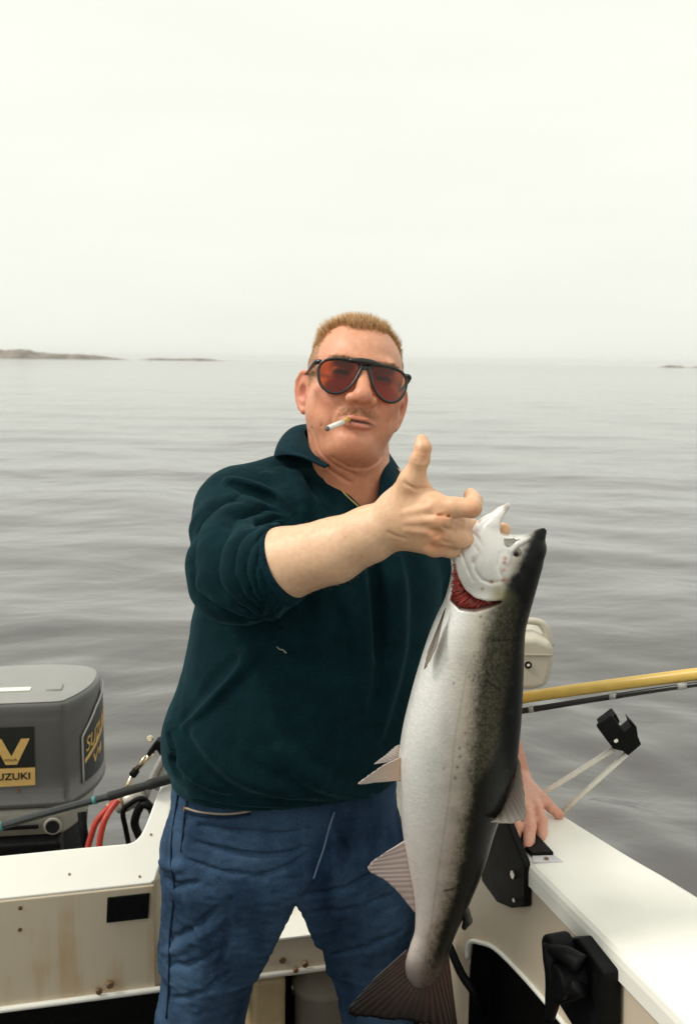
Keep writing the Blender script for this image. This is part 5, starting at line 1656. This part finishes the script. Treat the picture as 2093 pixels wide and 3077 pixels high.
seam('pocket_edge', [(558, 2428), (600, 2440), (680, 2446), (750, 2436), (780, 2412)], 0.0020, M_thread)
seam('pocket_edge', [(560, 2436), (600, 2449), (680, 2456), (752, 2446)], 0.0022, M_seam)
seam('fly_seam', [(1004, 2440), (988, 2490), (972, 2550), (955, 2600), (942, 2640)], 0.0016, mat('thread_blue', (0.10, 0.16, 0.24), 0.85))
seam('fly_seam', [(940, 2640), (925, 2670), (905, 2692)], 0.0016, M_seam)
rv = JV.hit(560, 2431)
if rv is not None: disc('rivet', rv + np.array([0, 0.001, 0]), np.array([-0.2, -1, 0.1]), 0.005, 0.003, M_copper, jeans, 16, 0.0008)
# deck boots (below the frame)
M_boot = mat('boot_rubber', (0.02, 0.02, 0.02), 0.6)
for (hp, kn_, ft) in LEGS:
    v = Vol(ft + np.array([-0.07, -0.22, -0.08]), ft + np.array([0.07, 0.1, 0.14]), 0.006)
    v.add(cone(ft + np.array([0, 0.0, 0.1]), ft + np.array([0, 0.02, -0.02]), 0.050, 0.048)).add(cone(ft + np.array([0, 0.03, -0.03]), ft + np.array([-0.02, -0.15, -0.04]), 0.046, 0.040), 0.03)
    V, F = v.mesh(); V[:, 2] = np.maximum(V[:, 2], 0.003)
    link('boot', np_mesh('boot', V, F), M_boot, person, True)
settle(person)

# ================================================================== SUNGLASSES AND CIGARETTE
def build_glasses():
    root = empty('sunglasses', HW(cm(0, -9.6, 0)))
    tag(root, 'black framed aviator sunglasses with amber lenses on the man', 'sunglasses')
    M_frame = mat('frame_black', (0.012, 0.010, 0.010), 0.25, noise=0.1, nscale=60)
    m = bpy.data.materials.new('amber_lens'); m.use_nodes = True
    nt = m.node_tree; nt.nodes.clear()
    out = nt.nodes.new('ShaderNodeOutputMaterial'); tr = nt.nodes.new('ShaderNodeBsdfTransparent')
    tr.inputs[0].default_value = (0.55, 0.185, 0.055, 1)
    gl = nt.nodes.new('ShaderNodeBsdfGlossy'); gl.inputs['Roughness'].default_value = 0.04
    fr = nt.nodes.new('ShaderNodeFresnel'); fr.inputs[0].default_value = 1.45
    mx = nt.nodes.new('ShaderNodeMixShader')
    nt.links.new(fr.outputs[0], mx.inputs[0]); nt.links.new(tr.outputs[0], mx.inputs[1]); nt.links.new(gl.outputs[0], mx.inputs[2])
    nt.links.new(mx.outputs[0], out.inputs[0])
    MATS['amber_lens'] = m
    GZS = -0.35
    def yw(x): return -10.35 + 0.036 * x * x            # wrap of the front
    lens = [(0.62, 1.05), (1.8, 1.50), (3.4, 1.66), (5.0, 1.55), (6.35, 1.10), (6.95, 0.1), (6.90, -1.3), (6.3, -2.8), (5.1, -3.75), (3.7, -3.85), (2.45, -3.15), (1.5, -1.8), (0.90, -0.3), (0.62, 0.55)]
    for s in (-1, 1):
        pts = np.array([(s * a * 0.955, b * 0.95) for a, b in lens])
        c2 = catmull(np.vstack([pts, pts[:1]]), 61)[:-1]
        rim = np.array([HW(cm(a, yw(a) + 0.05 * b * 0.4, b)) for a, b in c2])
        lo = len(rim)
        tube('rim', rim, 0.0023, M_frame, root, 8, None, True)
        cen = c2.mean(0)
        V, F = [], []
        for off in (0.0, 0.08):
            for k in range(7):
                t = 1 - k / 7
                for a, b in (c2 - cen) * t + cen:
                    V.append(HW(cm(a, yw(a) + 0.02 * b + off - 0.0 , b)))
            V.append(HW(cm(cen[0], yw(cen[0]) + 0.02 * cen[1] + off, cen[1])))
        base = 0
        for layer in range(2):
            o = layer * (7 * lo + 1)
            for k in range(6):
                for i in range(lo):
                    F.append((o + k * lo + i, o + k * lo + (i + 1) % lo, o + (k + 1) * lo + (i + 1) % lo, o + (k + 1) * lo + i))
            for i in range(lo):
                F.append((o + 6 * lo + i, o + 6 * lo + (i + 1) % lo, o + 7 * lo, o + 7 * lo))
        link('lens', py_mesh('lens', V[:7 * lo + 1], [f for f in F if max(f) < 7 * lo + 1]), m, root, True)
        # temple arm
        tube('temple_arm', [HW(cm(s * 6.5, yw(6.5), 0.95)), HW(cm(s * 7.05, -8.2, 0.95)), HW(cm(s * 7.35, -6.3, 0.9)), HW(cm(s * 7.55, -2.5, 0.9)), HW(cm(s * 7.65, 0.5, 1.0)), HW(cm(s * 7.5, 2.4, 0.2))], [0.0034, 0.0042, 0.0034, 0.0022, 0.0022, 0.002], M_frame, root, 10, 30)
    bar = [HW(cm(x, yw(x) - 0.05, 1.42 + 0.35 * math.cos(x / 3.4 * 1.57) * 0.4)) for x in np.linspace(-2.6, 2.6, 12)]
    tube('bridge', bar, [0.0024, 0.0032, 0.0040, 0.0048, 0.0054, 0.0056, 0.0056, 0.0054, 0.0048, 0.0040, 0.0032, 0.0024], M_frame, root, 10)
    # keystone of the aviator bridge
    V = []
    key = [(-0.95, 1.7), (0.95, 1.7), (1.15, 0.9), (0.85, -0.15), (0.35, 0.45), (-0.35, 0.45), (-0.85, -0.15), (-1.15, 0.9)]
    prism('bridge_plate', [HW(cm(a, yw(a) + 0.02, b)) for a, b in key], RH @ cm(0, 0.16, 0), M_frame, root, 0.0004)
    settle(root)
build_glasses()

cig = empty('cigarette', HW(cm(-1.2, -10.2, -7.4)))
tag(cig, 'lit white cigarette in the corner of the man\'s mouth', 'cigarette')
c0, c1, c2_ = P(1047, 1259, 1.487), P(1030, 1268, 1.478), P(985, 1287, 1.455)
c3 = P(978, 1291, 1.452)
M_paper = mat('cigarette_paper', (0.82, 0.80, 0.76), 0.7)
tube('filter', [c0, c1], 0.0041, mat('filter_tan', (0.62, 0.36, 0.10), 0.7, noise=0.2, nscale=300), cig, 14)
tube('paper', [c1, c2_], 0.0040, M_paper, cig, 14)
tube('ash', [c2_, lerp(c2_, c3, 0.6), c3], [0.0040, 0.0038, 0.0020], mat('ash_grey', (0.16, 0.14, 0.13), 0.95, noise=0.5, nscale=400), cig, 12)
settle(cig)
# ================================================================== SALMON
FY = 1.335
def fx_(u, v): return P(u, v, FY)
fish = empty('salmon', P(1400, 2300, FY))
tag(fish, 'big silver salmon with dark back hanging by its gills from the man\'s hand', 'fish')
BODY = np.array([  # image row, belly edge, back edge, half thickness (m)
    (1578, 1384, 1462, 0.012), (1600, 1367, 1540, 0.020), (1632, 1359, 1628, 0.027), (1680, 1358, 1632, 0.034), (1740, 1352, 1617, 0.039),
    (1800, 1336, 1600, 0.042), (1850, 1312, 1586, 0.045), (1900, 1291, 1576, 0.047), (2000, 1258, 1572, 0.050), (2100, 1230, 1568, 0.052), (2200, 1207, 1561, 0.052),
    (2300, 1196, 1549, 0.049), (2400, 1200, 1519, 0.045), (2500, 1209, 1484, 0.040), (2600, 1226, 1454, 0.034), (2700, 1244, 1414, 0.028), (2790, 1246, 1374, 0.022),
    (2840, 1232, 1354, 0.018), (2890, 1217, 1338, 0.015), (2930, 1220, 1318, 0.012), (2962, 1240, 1292, 0.006)], float)
BZ = np.array([fx_(r[1], r[0])[2] for r in BODY]); BL = np.array([fx_(r[1], r[0])[0] for r in BODY]); BR = np.array([fx_(r[2], r[0])[0] for r in BODY])
_o = np.argsort(BZ)
_t = catmull(np.stack([BZ[_o], BL[_o], BR[_o], BODY[_o, 3]], 1), 160)
def build_fish():
    v = Vol((0.055, FY - 0.075, fx_(1240, 2975)[2]), (0.285, FY + 0.07, 1.575), 0.0017)
    A = v.add
    def fn(x, y, z):
        L = np.interp(z, _t[:, 0], _t[:, 1]).astype(np.float32); R = np.interp(z, _t[:, 0], _t[:, 2]).astype(np.float32); T = np.interp(z, _t[:, 0], _t[:, 3]).astype(np.float32)
        c = (L + R) / 2; a = (R - L) / 2
        q = ((np.abs(x - c) / a) ** 2.15 + (np.abs(y - FY) / T) ** 2.0) ** 0.5
        d = (q - 1) * np.minimum(a, T) * 0.85
        return np.maximum(d, np.maximum(_t[0, 0] - z, z - _t[-1, 0]))
    A((fn, np.array([0.06, FY - 0.06, _t[0, 0]]), np.array([0.28, FY + 0.06, _t[-1, 0]])))
    # jaws
    A(chain([P(1430, 1625, FY), P(1472, 1582, FY), P(1503, 1547, FY), P(1523, 1520, FY)], [0.021, 0.0150, 0.0085, 0.0045], 0.008), 0.010)
    A(chain([P(1560, 1670, FY), P(1592, 1638, FY), P(1613, 1613, FY), P(1629, 1597, FY)], [0.026, 0.0180, 0.0105, 0.0055], 0.005), 0.010)
    A(ell(P(1398, 1606, FY), (0.017, 0.024, 0.014)), 0.008)
    # gill cover plate, slightly proud
    A(ell(P(1455, 1705, FY - 0.017), (0.043, 0.024, 0.045), rotm(0, 18, 0)), 0.006)
    A(ell(P(1420, 1660, FY - 0.012), (0.028, 0.024, 0.036), rotm(0, 10, 0)), 0.008)
    # open mouth
    mouth = [(1500, 1602), (1497, 1592), (1503, 1567), (1513, 1543), (1531, 1526), (1545, 1500), (1720, 1480), (1720, 1560), (1641, 1580), (1611, 1590), (1576, 1608), (1541, 1612)]
    pm = np.array([[P(a, b, FY)[0], P(a, b, FY)[2]] for a, b in mouth])
    def pf(poly, ymax=None):
        def g(x, y, z):
            d2 = poly_sd(x[:, :, 0], z[0, :, :].reshape(1, -1), poly).astype(np.float32)[:, None, :]
            d2 = np.broadcast_to(d2, np.broadcast(x, y, z).shape)
            return d2 if ymax is None else np.maximum(d2, y - ymax)
        return g, np.array([poly[:, 0].min(), FY - 0.08, poly[:, 1].min()]), np.array([poly[:, 0].max(), FY + 0.07, poly[:, 1].max()])
    v.cut(pf(pm), 0.003)
    # hollow behind the upper jaw (maxilla in front of it)
    hol = [(1506, 1612), (1541, 1616), (1572, 1618), (1552, 1632), (1524, 1642), (1507, 1628)]
    ph = np.array([[P(a, b, FY)[0], P(a, b, FY)[2]] for a, b in hol])
    v.cut(pf(ph, FY - 0.004), 0.003)
    A(chain([P(1590, 1618, FY - 0.017), P(1555, 1634, FY - 0.026), P(1530, 1655, FY - 0.030), P(1522, 1690, FY - 0.034)], [0.003, 0.0038, 0.0042, 0.003], 0.002), 0.004)
    # open gill slit
    gill = [(1361, 1682), (1367, 1702), (1377, 1737), (1396, 1772), (1424, 1794), (1461, 1803), (1500, 1801), (1505, 1806), (1494, 1810), (1461, 1823), (1424, 1834), (1381, 1832), (1353, 1810), (1343, 1772), (1345, 1726)]
    pg = np.array([[P(a, b, FY - 0.03)[0], P(a, b, FY - 0.03)[2]] for a, b in gill])
    v.cut(pf(pg, FY - 0.012), 0.002)
    # creases of the cheek and jaw
    for pts, r in (([(1420, 1680), (1426, 1715), (1445, 1742), (1472, 1752), (1505, 1748)], 0.0009), ([(1425, 1640), (1440, 1665), (1422, 1690)], 0.0009), ([(1400, 1590), (1430, 1610), (1448, 1640)], 0.0010),
                   ([(1444, 1600), (1452, 1575), (1468, 1560)], 0.0012), ([(1500, 1660), (1495, 1700), (1505, 1735)], 0.0008), ([(1380, 1640), (1395, 1690), (1420, 1745)], 0.0007)):
        w = [v.hit(a, b, 1.0, 1.6) for a, b in pts]; w = [q for q in w if q is not None]
        if len(w) > 1: v.cut(chain(w, [r] * len(w)), 0.003)
    V, F = v.mesh()
    V = relax(V, F, 2)
    return v, V, F, pg
FV, fV, fF, gill_poly = build_fish()
def fish_color(V):
    q = (V - CAM) @ RM
    # rows and columns as drawn on the fish's own mid plane, so both flanks share the pattern
    mid = V.copy(); mid[:, 1] = FY - 0.036
    q = (mid - CAM) @ RM
    u = U0 + FPX * q[:, 0] / -q[:, 2]; w = V0 - FPX * q[:, 1] / -q[:, 2]
    us = np.interp(w, [1590, 1655, 1686, 1721, 1742, 1784, 1848, 1907, 1976, 2067, 2173, 2253, 2333, 2377, 2510, 2665, 2753, 2864, 2944], [1612, 1572, 1552, 1536, 1512, 1500, 1470, 1456, 1437, 1426, 1415, 1410, 1402, 1400, 1383, 1361, 1334, 1304, 1288])
    ud = np.interp(w, [1590, 1655, 1686, 1721, 1760, 1800, 1853, 1933, 2013, 2120, 2230, 2290, 2340, 2400, 2510, 2665, 2753, 2864, 2944], [1626, 1586, 1566, 1550, 1530, 1556, 1553, 1542, 1524, 1512, 1500, 1470, 1435, 1420, 1402, 1378, 1352, 1320, 1302])
    L = np.interp(w, BODY[:, 0], BODY[:, 1])
    nz = vnoise(V, 180, 1) * 0.6 + vnoise(V, 420, 2) * 0.4
    us = us + 6 * nz + 4 * vnoise(V, 35, 7); ud = ud + 9 * nz + 6 * vnoise(V, 30, 8)
    t = (u - L) / np.maximum(us - L, 10)
    down = sstep(2150, 2850, w)[:, None]
    belly = np.array([0.78, 0.775, 0.75]) * (1 - down) + np.array([0.58, 0.51, 0.475]) * down
    flank = np.array([0.46, 0.41, 0.34]) * (1 - down) + np.array([0.36, 0.28, 0.235]) * down
    C = belly + (flank - belly) * sstep(0.22, 1.0, t)[:, None]
    mott = np.clip(vnoise(V, 60, 5), 0, 1)[:, None] * sstep(0.3, 0.8, t)[:, None]
    C = C * (1 - 0.20 * mott)
    irid = (0.5 * vnoise(V * np.array([1, 1, 0.5]), 28, 61) + 0.5 * vnoise(V, 75, 62))[:, None]
    C = C * (1 + irid * np.array([[0.07, 0.05, 0.06]]))
    olive = np.array([0.062, 0.058, 0.038])
    m1_ = sstep(-34, 26, u - us)[:, None]
    grad = np.clip((u - us) / np.maximum(ud - us, 8), 0, 1)[:, None]
    C = C * (1 - m1_) + olive * (1.15 - 0.65 * grad) * m1_
    m2_ = sstep(-14, 16, u - ud)[:, None]
    C = C * (1 - m2_) + np.array([0.006, 0.007, 0.007]) * m2_
    # head: white cheek, olive corner of the gill cover, blood specks
    head = sstep(1820, 1790, w) * (1 - m1_[:, 0])
    C = C * (1 - head[:, None]) + np.array([0.80, 0.785, 0.745]) * head[:, None]
    ol = np.exp(-(((u - 1492) / 26) ** 2 + ((w - 1780) / 26) ** 2)) * (1 - m2_[:, 0])
    C = C * (1 - 0.7 * ol[:, None]) + np.array([0.30, 0.27, 0.11]) * 0.7 * ol[:, None]
    ck = np.exp(-(((u - 1550) / 28) ** 2 + ((w - 1700) / 30) ** 2)) * (0.5 + 0.5 * nz) * (1 - m2_[:, 0])
    C = C * (1 - 0.8 * np.clip(ck, 0, 1)[:, None]) + np.array([0.30, 0.20, 0.11]) * 0.8 * np.clip(ck, 0, 1)[:, None]
    jl = np.exp(-(((u - 1480) / 70) ** 2 + ((w - 1690) / 50) ** 2)) * np.clip(0.3 + nz, 0, 1)
    C = C * (1 - 0.25 * jl[:, None]) + np.array([0.52, 0.47, 0.46]) * 0.25 * jl[:, None]
    for a, b, r, c in ((1475, 1747, 6, (0.25, 0.06, 0.03)), (1447, 1768, 5, (0.35, 0.2, 0.08)), (1514, 1690, 6, (0.42, 0.12, 0.06)), (1517, 1678, 5, (0.42, 0.16, 0.08)), (1421, 1687, 5, (0.45, 0.3, 0.2)),
                       (1446, 1574, 7, (0.50, 0.28, 0.32)), (1436, 1598, 8, (0.58, 0.42, 0.45)), (1512, 1712, 6, (0.5, 0.25, 0.18)), (1513, 1742, 6, (0.40, 0.13, 0.09))):
        g = np.exp(-(((u - a) ** 2 + (w - b) ** 2) / r ** 2)) * (V[:, 1] < FY)
        C = C * (1 - 0.85 * g[:, None]) + np.array(c) * 0.85 * g[:, None]
    lipd = np.exp(-(((u - 1530) / 9) ** 2 + ((w - 1532) / 20) ** 2))
    C = C * (1 - 0.7 * lipd[:, None]) + np.array([0.30, 0.20, 0.15]) * 0.7 * lipd[:, None]
    # dark spots
    g = np.random.default_rng(5)
    for k in range(70):
        b = g.uniform(1840, 2330); a = np.interp(b, [1848, 2333], [1500, 1420]) + g.normal(0, 45)
        r = g.uniform(2.2, 4.6); s = np.exp(-(((u - a) ** 2 + ((w - b) * g.uniform(0.7, 1.3)) ** 2) / r ** 2))
        C = C * (1 - 0.75 * s[:, None]) + np.array([0.04, 0.035, 0.022]) * 0.75 * s[:, None]
    for (a0, b0, a1, b1) in ((1480, 1918, 1530, 1920), (1455, 2035, 1500, 2068), (1335, 2682, 1362, 2676)):
        tt = np.clip(((u - a0) * (a1 - a0) + (w - b0) * (b1 - b0)) / ((a1 - a0) ** 2 + (b1 - b0) ** 2), 0, 1)
        d = np.hypot(u - a0 - tt * (a1 - a0), w - b0 - tt * (b1 - b0)); s = np.exp(-(d / 4.0) ** 2)
        C = C * (1 - 0.85 * s[:, None]) + np.array([0.012, 0.012, 0.01]) * 0.85 * s[:, None]
    # lateral line
    ll = np.interp(w, [1830, 2000, 2200, 2400, 2600, 2800, 2940], [1478, 1400, 1362, 1345, 1318, 1296, 1275])
    s = np.exp(-((u - ll) / 2.6) ** 2) * sstep(1900, 2050, w)
    C = C * (1 - 0.35 * s[:, None]) + np.array([0.20, 0.17, 0.14]) * 0.35 * s[:, None]
    te = sstep(2880, 2965, w)[:, None]
    C = C * (1 - 0.75 * te) + np.array([0.09, 0.065, 0.055]) * 0.75 * te
    # red gill hollow
    ins = poly_sd(V[:, 0], V[:, 2], gill_poly)
    red = sstep(0.0012, -0.0012, ins) * (V[:, 1] < FY - 0.005) * (V[:, 1] > FY - 0.060)
    deep = FV_depth(V)
    red = red * deep
    C = C * (1 - red[:, None]) + np.array([0.23, 0.022, 0.016]) * red[:, None]
    fuv = np.stack([u, w, m1_[:, 0] * (1 - 0.75 * m2_[:, 0]) * sstep(1800, 1830, w)], 1)
    fuv[w < 1822, :2] = 0
    return C, fuv
def FV_depth(V):
    # the slit floor lies behind the outer skin
    L = np.interp(V[:, 2], _t[:, 0], _t[:, 1]); R = np.interp(V[:, 2], _t[:, 0], _t[:, 2]); T = np.interp(V[:, 2], _t[:, 0], _t[:, 3])
    c = (L + R) / 2; a = (R - L) / 2
    yy = FY - T * np.sqrt(np.clip(1 - np.abs((V[:, 0] - c) / a) ** 2.15, 0, 1))
    return sstep(0.0025, 0.0055, V[:, 1] - yy)
fC, fUV = fish_color(fV)
def fish_extra(m, nt, b, tc):
    at = nt.nodes.new('ShaderNodeAttribute'); at.attribute_name = 'Col'
    av = nt.nodes.new('ShaderNodeAttribute'); av.attribute_name = 'fuv'
    sp = nt.nodes.new('ShaderNodeSeparateXYZ'); nt.links.new(av.outputs['Vector'], sp.inputs[0])
    def M(op, a, c):
        n = nt.nodes.new('ShaderNodeMath'); n.operation = op
        for i, q in enumerate((a, c)):
            if q is None: continue
            if isinstance(q, (int, float)): n.inputs[i].default_value = q
            else: nt.links.new(q, n.inputs[i])
        return n.outputs[0]
    nz = nt.nodes.new('ShaderNodeTexNoise'); nz.inputs['Scale'].default_value = 60; nz.inputs['Detail'].default_value = 2
    nt.links.new(tc.outputs['Object'], nz.inputs['Vector'])
    wob = M('MULTIPLY', nz.outputs['Fac'], 22.0)
    k = 0.42
    su = M('ADD', M('MULTIPLY', sp.outputs[0], k * 1.15), M('MULTIPLY', wob, 0.12)); sv = M('MULTIPLY', sp.outputs[1], k * 0.80)
    cb = nt.nodes.new('ShaderNodeCombineXYZ')
    nt.links.new(M('MULTIPLY', su, 0.28), cb.inputs[0]); nt.links.new(M('MULTIPLY', sv, 0.28), cb.inputs[1])
    vo = nt.nodes.new('ShaderNodeTexVoronoi'); vo.inputs['Scale'].default_value = 1.0; vo.inputs['Randomness'].default_value = 0.7
    nt.links.new(cb.outputs[0], vo.inputs['Vector'])
    lat01 = M('SUBTRACT', 1.05, M('MULTIPLY', vo.outputs['Distance'], 1.25))     # overlapping scales
    # scales show strongly in the olive band, are faint on the silver
    msk = sp.outputs[2]
    amp = M('MULTIPLY_ADD', msk, 1.25); nt.nodes[-1].inputs[2].default_value = 0.16
    n9 = nt.nodes.new('ShaderNodeTexNoise'); n9.inputs['Scale'].default_value = 130; n9.inputs['Detail'].default_value = 3
    nt.links.new(tc.outputs['Object'], n9.inputs['Vector'])
    f = M('MULTIPLY', M('SUBTRACT', M('ADD', M('MULTIPLY', lat01, 0.75), M('MULTIPLY', n9.outputs['Fac'], 0.7)), 0.70), amp)
    fac = M('ADD', f, 1.0)
    sc = nt.nodes.new('ShaderNodeVectorMath'); sc.operation = 'SCALE'
    nt.links.new(at.outputs['Color'], sc.inputs[0]); nt.links.new(fac, sc.inputs['Scale'])
    nt.links.new(sc.outputs[0], b.inputs['Base Color'])
    bp = nt.nodes.new('ShaderNodeBump'); bp.inputs['Strength'].default_value = 0.25; bp.inputs['Distance'].default_value = 0.0008
    nt.links.new(lat01, bp.inputs['Height']); nt.links.new(bp.outputs[0], b.inputs['Normal'])
    b.inputs['Coat Weight'].default_value = 0.03
    b.inputs['Coat Roughness'].default_value = 0.25
M_fish = mat('salmon_skin', (0.6, 0.6, 0.55), 0.32, metal=0.34, spec=0.18, extra=fish_extra)
link('body', np_mesh('salmon_body', fV, fF, fC, {'fuv': fUV}), M_fish, fish, True)

# gill filaments in the open slit
def build_gills():
    g = np.random.default_rng(8)
    Vs, Fs, off = [], [], 0
    outer = catmull(np.array([P(a, b, FY - 0.021) for a, b in ((1366, 1694), (1359, 1730), (1357, 1770), (1364, 1803), (1384, 1824), (1424, 1826), (1461, 1815), (1492, 1806))]), 60)
    inner = catmull(np.array([P(a, b, FY - 0.017) for a, b in ((1372, 1692), (1382, 1725), (1397, 1757), (1412, 1774), (1432, 1785), (1455, 1792), (1475, 1796), (1496, 1800))]), 60)
    for i in range(60):
        for k in range(2):
            a = outer[i] + g.normal(0, 0.0012, 3); b = inner[min(59, max(0, i + int(g.integers(-3, 4))))] + g.normal(0, 0.0012, 3)
            m = (a + b) / 2 + np.array([g.normal(0, 0.001), -0.004 - 0.003 * g.random(), g.normal(0, 0.001)])
            V, F = tube_arrays(catmull(np.array([a, m, b]), 5), [0.0007, 0.0011, 0.0012, 0.0011, 0.0007], 5)
            Vs.append(V); Fs += [tuple(x + off for x in f) for f in F]; off += len(V)
    o = link('gills', py_mesh('gills', np.vstack(Vs), Fs), mat('gill_red', (0.30, 0.030, 0.020), 0.35, noise=0.6, nscale=180, coat=0.3), fish, True)
    tag(o, 'dark red gill filaments showing under the lifted gill cover', kind='stuff')
build_gills()
# eye
def flat_ball(name, c, r, ry, m, parent):
    Vb, Fb = [], []
    n, k = 24, 10
    for i in range(k + 1):
        a = math.pi * i / k
        for j in range(n):
            b = 2 * math.pi * j / n
            Vb.append((c[0] + r * math.sin(a) * math.cos(b), c[1] - ry * math.cos(a), c[2] + r * math.sin(a) * math.sin(b)))
    for i in range(k):
        for j in range(n):
            Fb.append((i * n + j, i * n + (j + 1) % n, (i + 1) * n + (j + 1) % n, (i + 1) * n + j))
    return link(name, py_mesh(name, Vb, Fb), m, parent, True)
eh = FV.hit(1551, 1661, 1.0, 1.6)
ec = eh + np.array([0, -0.0002, 0])
ey = flat_ball('eye', ec, 0.0068, 0.0036, mat('fish_iris', (0.20, 0.17, 0.13), 0.15, noise=0.4, nscale=300), fish)
flat_ball('pupil', ec + np.array([-0.0006, -0.0024, -0.0006]), 0.0036, 0.0018, mat('fish_pupil', (0.006, 0.006, 0.006), 0.08), ey)

def fin(name, base, tip, nray, col_b, col_t, curl=0.0, ns=14, ragged=0.03, thick=0.0011, label=None, amp=0.0007):
    nu = nray * 4
    b = catmull(np.array([P(*q) for q in base]), nu); t = catmull(np.array([P(*q) for q in tip]), nu)
    g = np.random.default_rng(len(name) + nray)
    rag = np.repeat(g.uniform(-ragged, ragged * 0.4, nray), 4)
    V, C = [], []
    for i in range(nu):
        ph = math.cos(2 * math.pi * i / 4.0)
        for j in range(ns):
            s = j / (ns - 1)
            e = s * (1 + rag[i] * s)
            p = b[i] + (t[i] - b[i]) * e
            d = amp * ph * (0.4 + 0.6 * s) + curl * math.sin(s * math.pi * 0.6)
            V.append(p + np.array([0, d, 0]))
            k = 0.78 + 0.22 * ph
            C.append((np.array(col_b) * (1 - s) + np.array(col_t) * s) * (0.82 + 0.18 * ph))
    F = [(i * ns + j, (i + 1) * ns + j, (i + 1) * ns + j + 1, i * ns + j + 1) for i in range(nu - 1) for j in range(ns - 1)]
    me = np_mesh(name, V, F, np.array(C))
    o = link(name, me, M_fin, fish, True)
    md = o.modifiers.new('t', 'SOLIDIFY'); md.thickness = thick; md.offset = 0
    if label: o['label'] = label
    return o
def fin_extra(m, nt, b, tc):
    at = nt.nodes.new('ShaderNodeAttribute'); at.attribute_name = 'Col'
    nt.links.new(at.outputs['Color'], b.inputs['Base Color'])
    b.inputs['Subsurface Weight'].default_value = 0.1
M_fin = mat('fin_membrane', (0.4, 0.36, 0.32), 0.4, extra=fin_extra)
Yf = FY - 0.012
fin('pelvic_fin', [(1199, 2238, FY + 0.006), (1200, 2262, FY + 0.006), (1200, 2285, FY + 0.006)], [(1186, 2245, FY + 0.012), (1150, 2275, FY + 0.012), (1122, 2296, FY + 0.012)], 9, (0.55, 0.42, 0.36), (0.50, 0.45, 0.42))
fin('pelvic_fin', [(1202, 2275, Yf), (1204, 2305, Yf), (1204, 2345, Yf)], [(1150, 2300, Yf - 0.01), (1077, 2354, Yf - 0.012), (1130, 2350, Yf - 0.008)], 11, (0.68, 0.46, 0.34), (0.58, 0.50, 0.45))
fin('anal_fin', [(1224, 2520, FY - 0.004), (1234, 2600, FY - 0.004), (1244, 2660, FY - 0.003), (1250, 2740, FY)], [(1160, 2560, FY - 0.010), (1104, 2608, FY - 0.014), (1175, 2660, FY - 0.010), (1246, 2742, FY - 0.002)], 13, (0.56, 0.43, 0.40), (0.40, 0.31, 0.30), label='pinkish ribbed anal fin')
fin('dorsal_fin', [(1552, 2268, FY - 0.004), (1545, 2330, FY - 0.010), (1525, 2390, FY - 0.016), (1492, 2455, FY - 0.022)], [(1562, 2290, FY - 0.008), (1576, 2400, FY - 0.020), (1566, 2470, FY - 0.034), (1472, 2472, FY - 0.044)], 12, (0.016, 0.016, 0.015), (0.26, 0.23, 0.20), label='dark folded dorsal fin with pale ragged edge', ragged=0.10)
fin('pectoral_fin', [(1338, 1826, FY - 0.026), (1333, 1836, FY - 0.030), (1328, 1850, FY - 0.030)], [(1312, 1940, FY - 0.046), (1274, 2014, FY - 0.040), (1284, 1960, FY - 0.030)], 7, (0.05, 0.04, 0.035), (0.30, 0.26, 0.22), ragged=0.02)
fin('caudal_fin', [(1222, 2852, FY), (1222, 2905, FY), (1240, 2945, FY), (1275, 2955, FY), (1310, 2935, FY), (1346, 2858, FY)], [(1120, 2944, FY - 0.006), (1046, 3038, FY - 0.010), (1130, 3062, FY - 0.004), (1250, 3070, FY), (1350, 3100, FY + 0.006), (1374, 3090, FY + 0.008)], 20, (0.040, 0.030, 0.027), (0.006, 0.0055, 0.0055), label='dark spread tail fin', ragged=0.04)
# adipose fin: small fleshy lobe
v = Vol(P(1350, 2815, FY - 0.012), P(1435, 2690, FY + 0.012), 0.0012) if False else Vol(np.array([P(1350, 2815, FY)[0], FY - 0.012, P(1350, 2815, FY)[2]]), np.array([P(1435, 2690, FY)[0], FY + 0.012, P(1435, 2690, FY)[2]]), 0.0012)
v.add(chain([P(1395, 2735, FY), P(1404, 2765, FY), P(1394, 2786, FY)], [0.0075, 0.0066, 0.0042], 0.003))
aV_, aF_ = v.mesh()
link('adipose_fin', np_mesh('adipose_fin', aV_, aF_, np.tile([0.016, 0.016, 0.015], (len(aV_), 1))), M_fin, fish, True)
settle(fish)
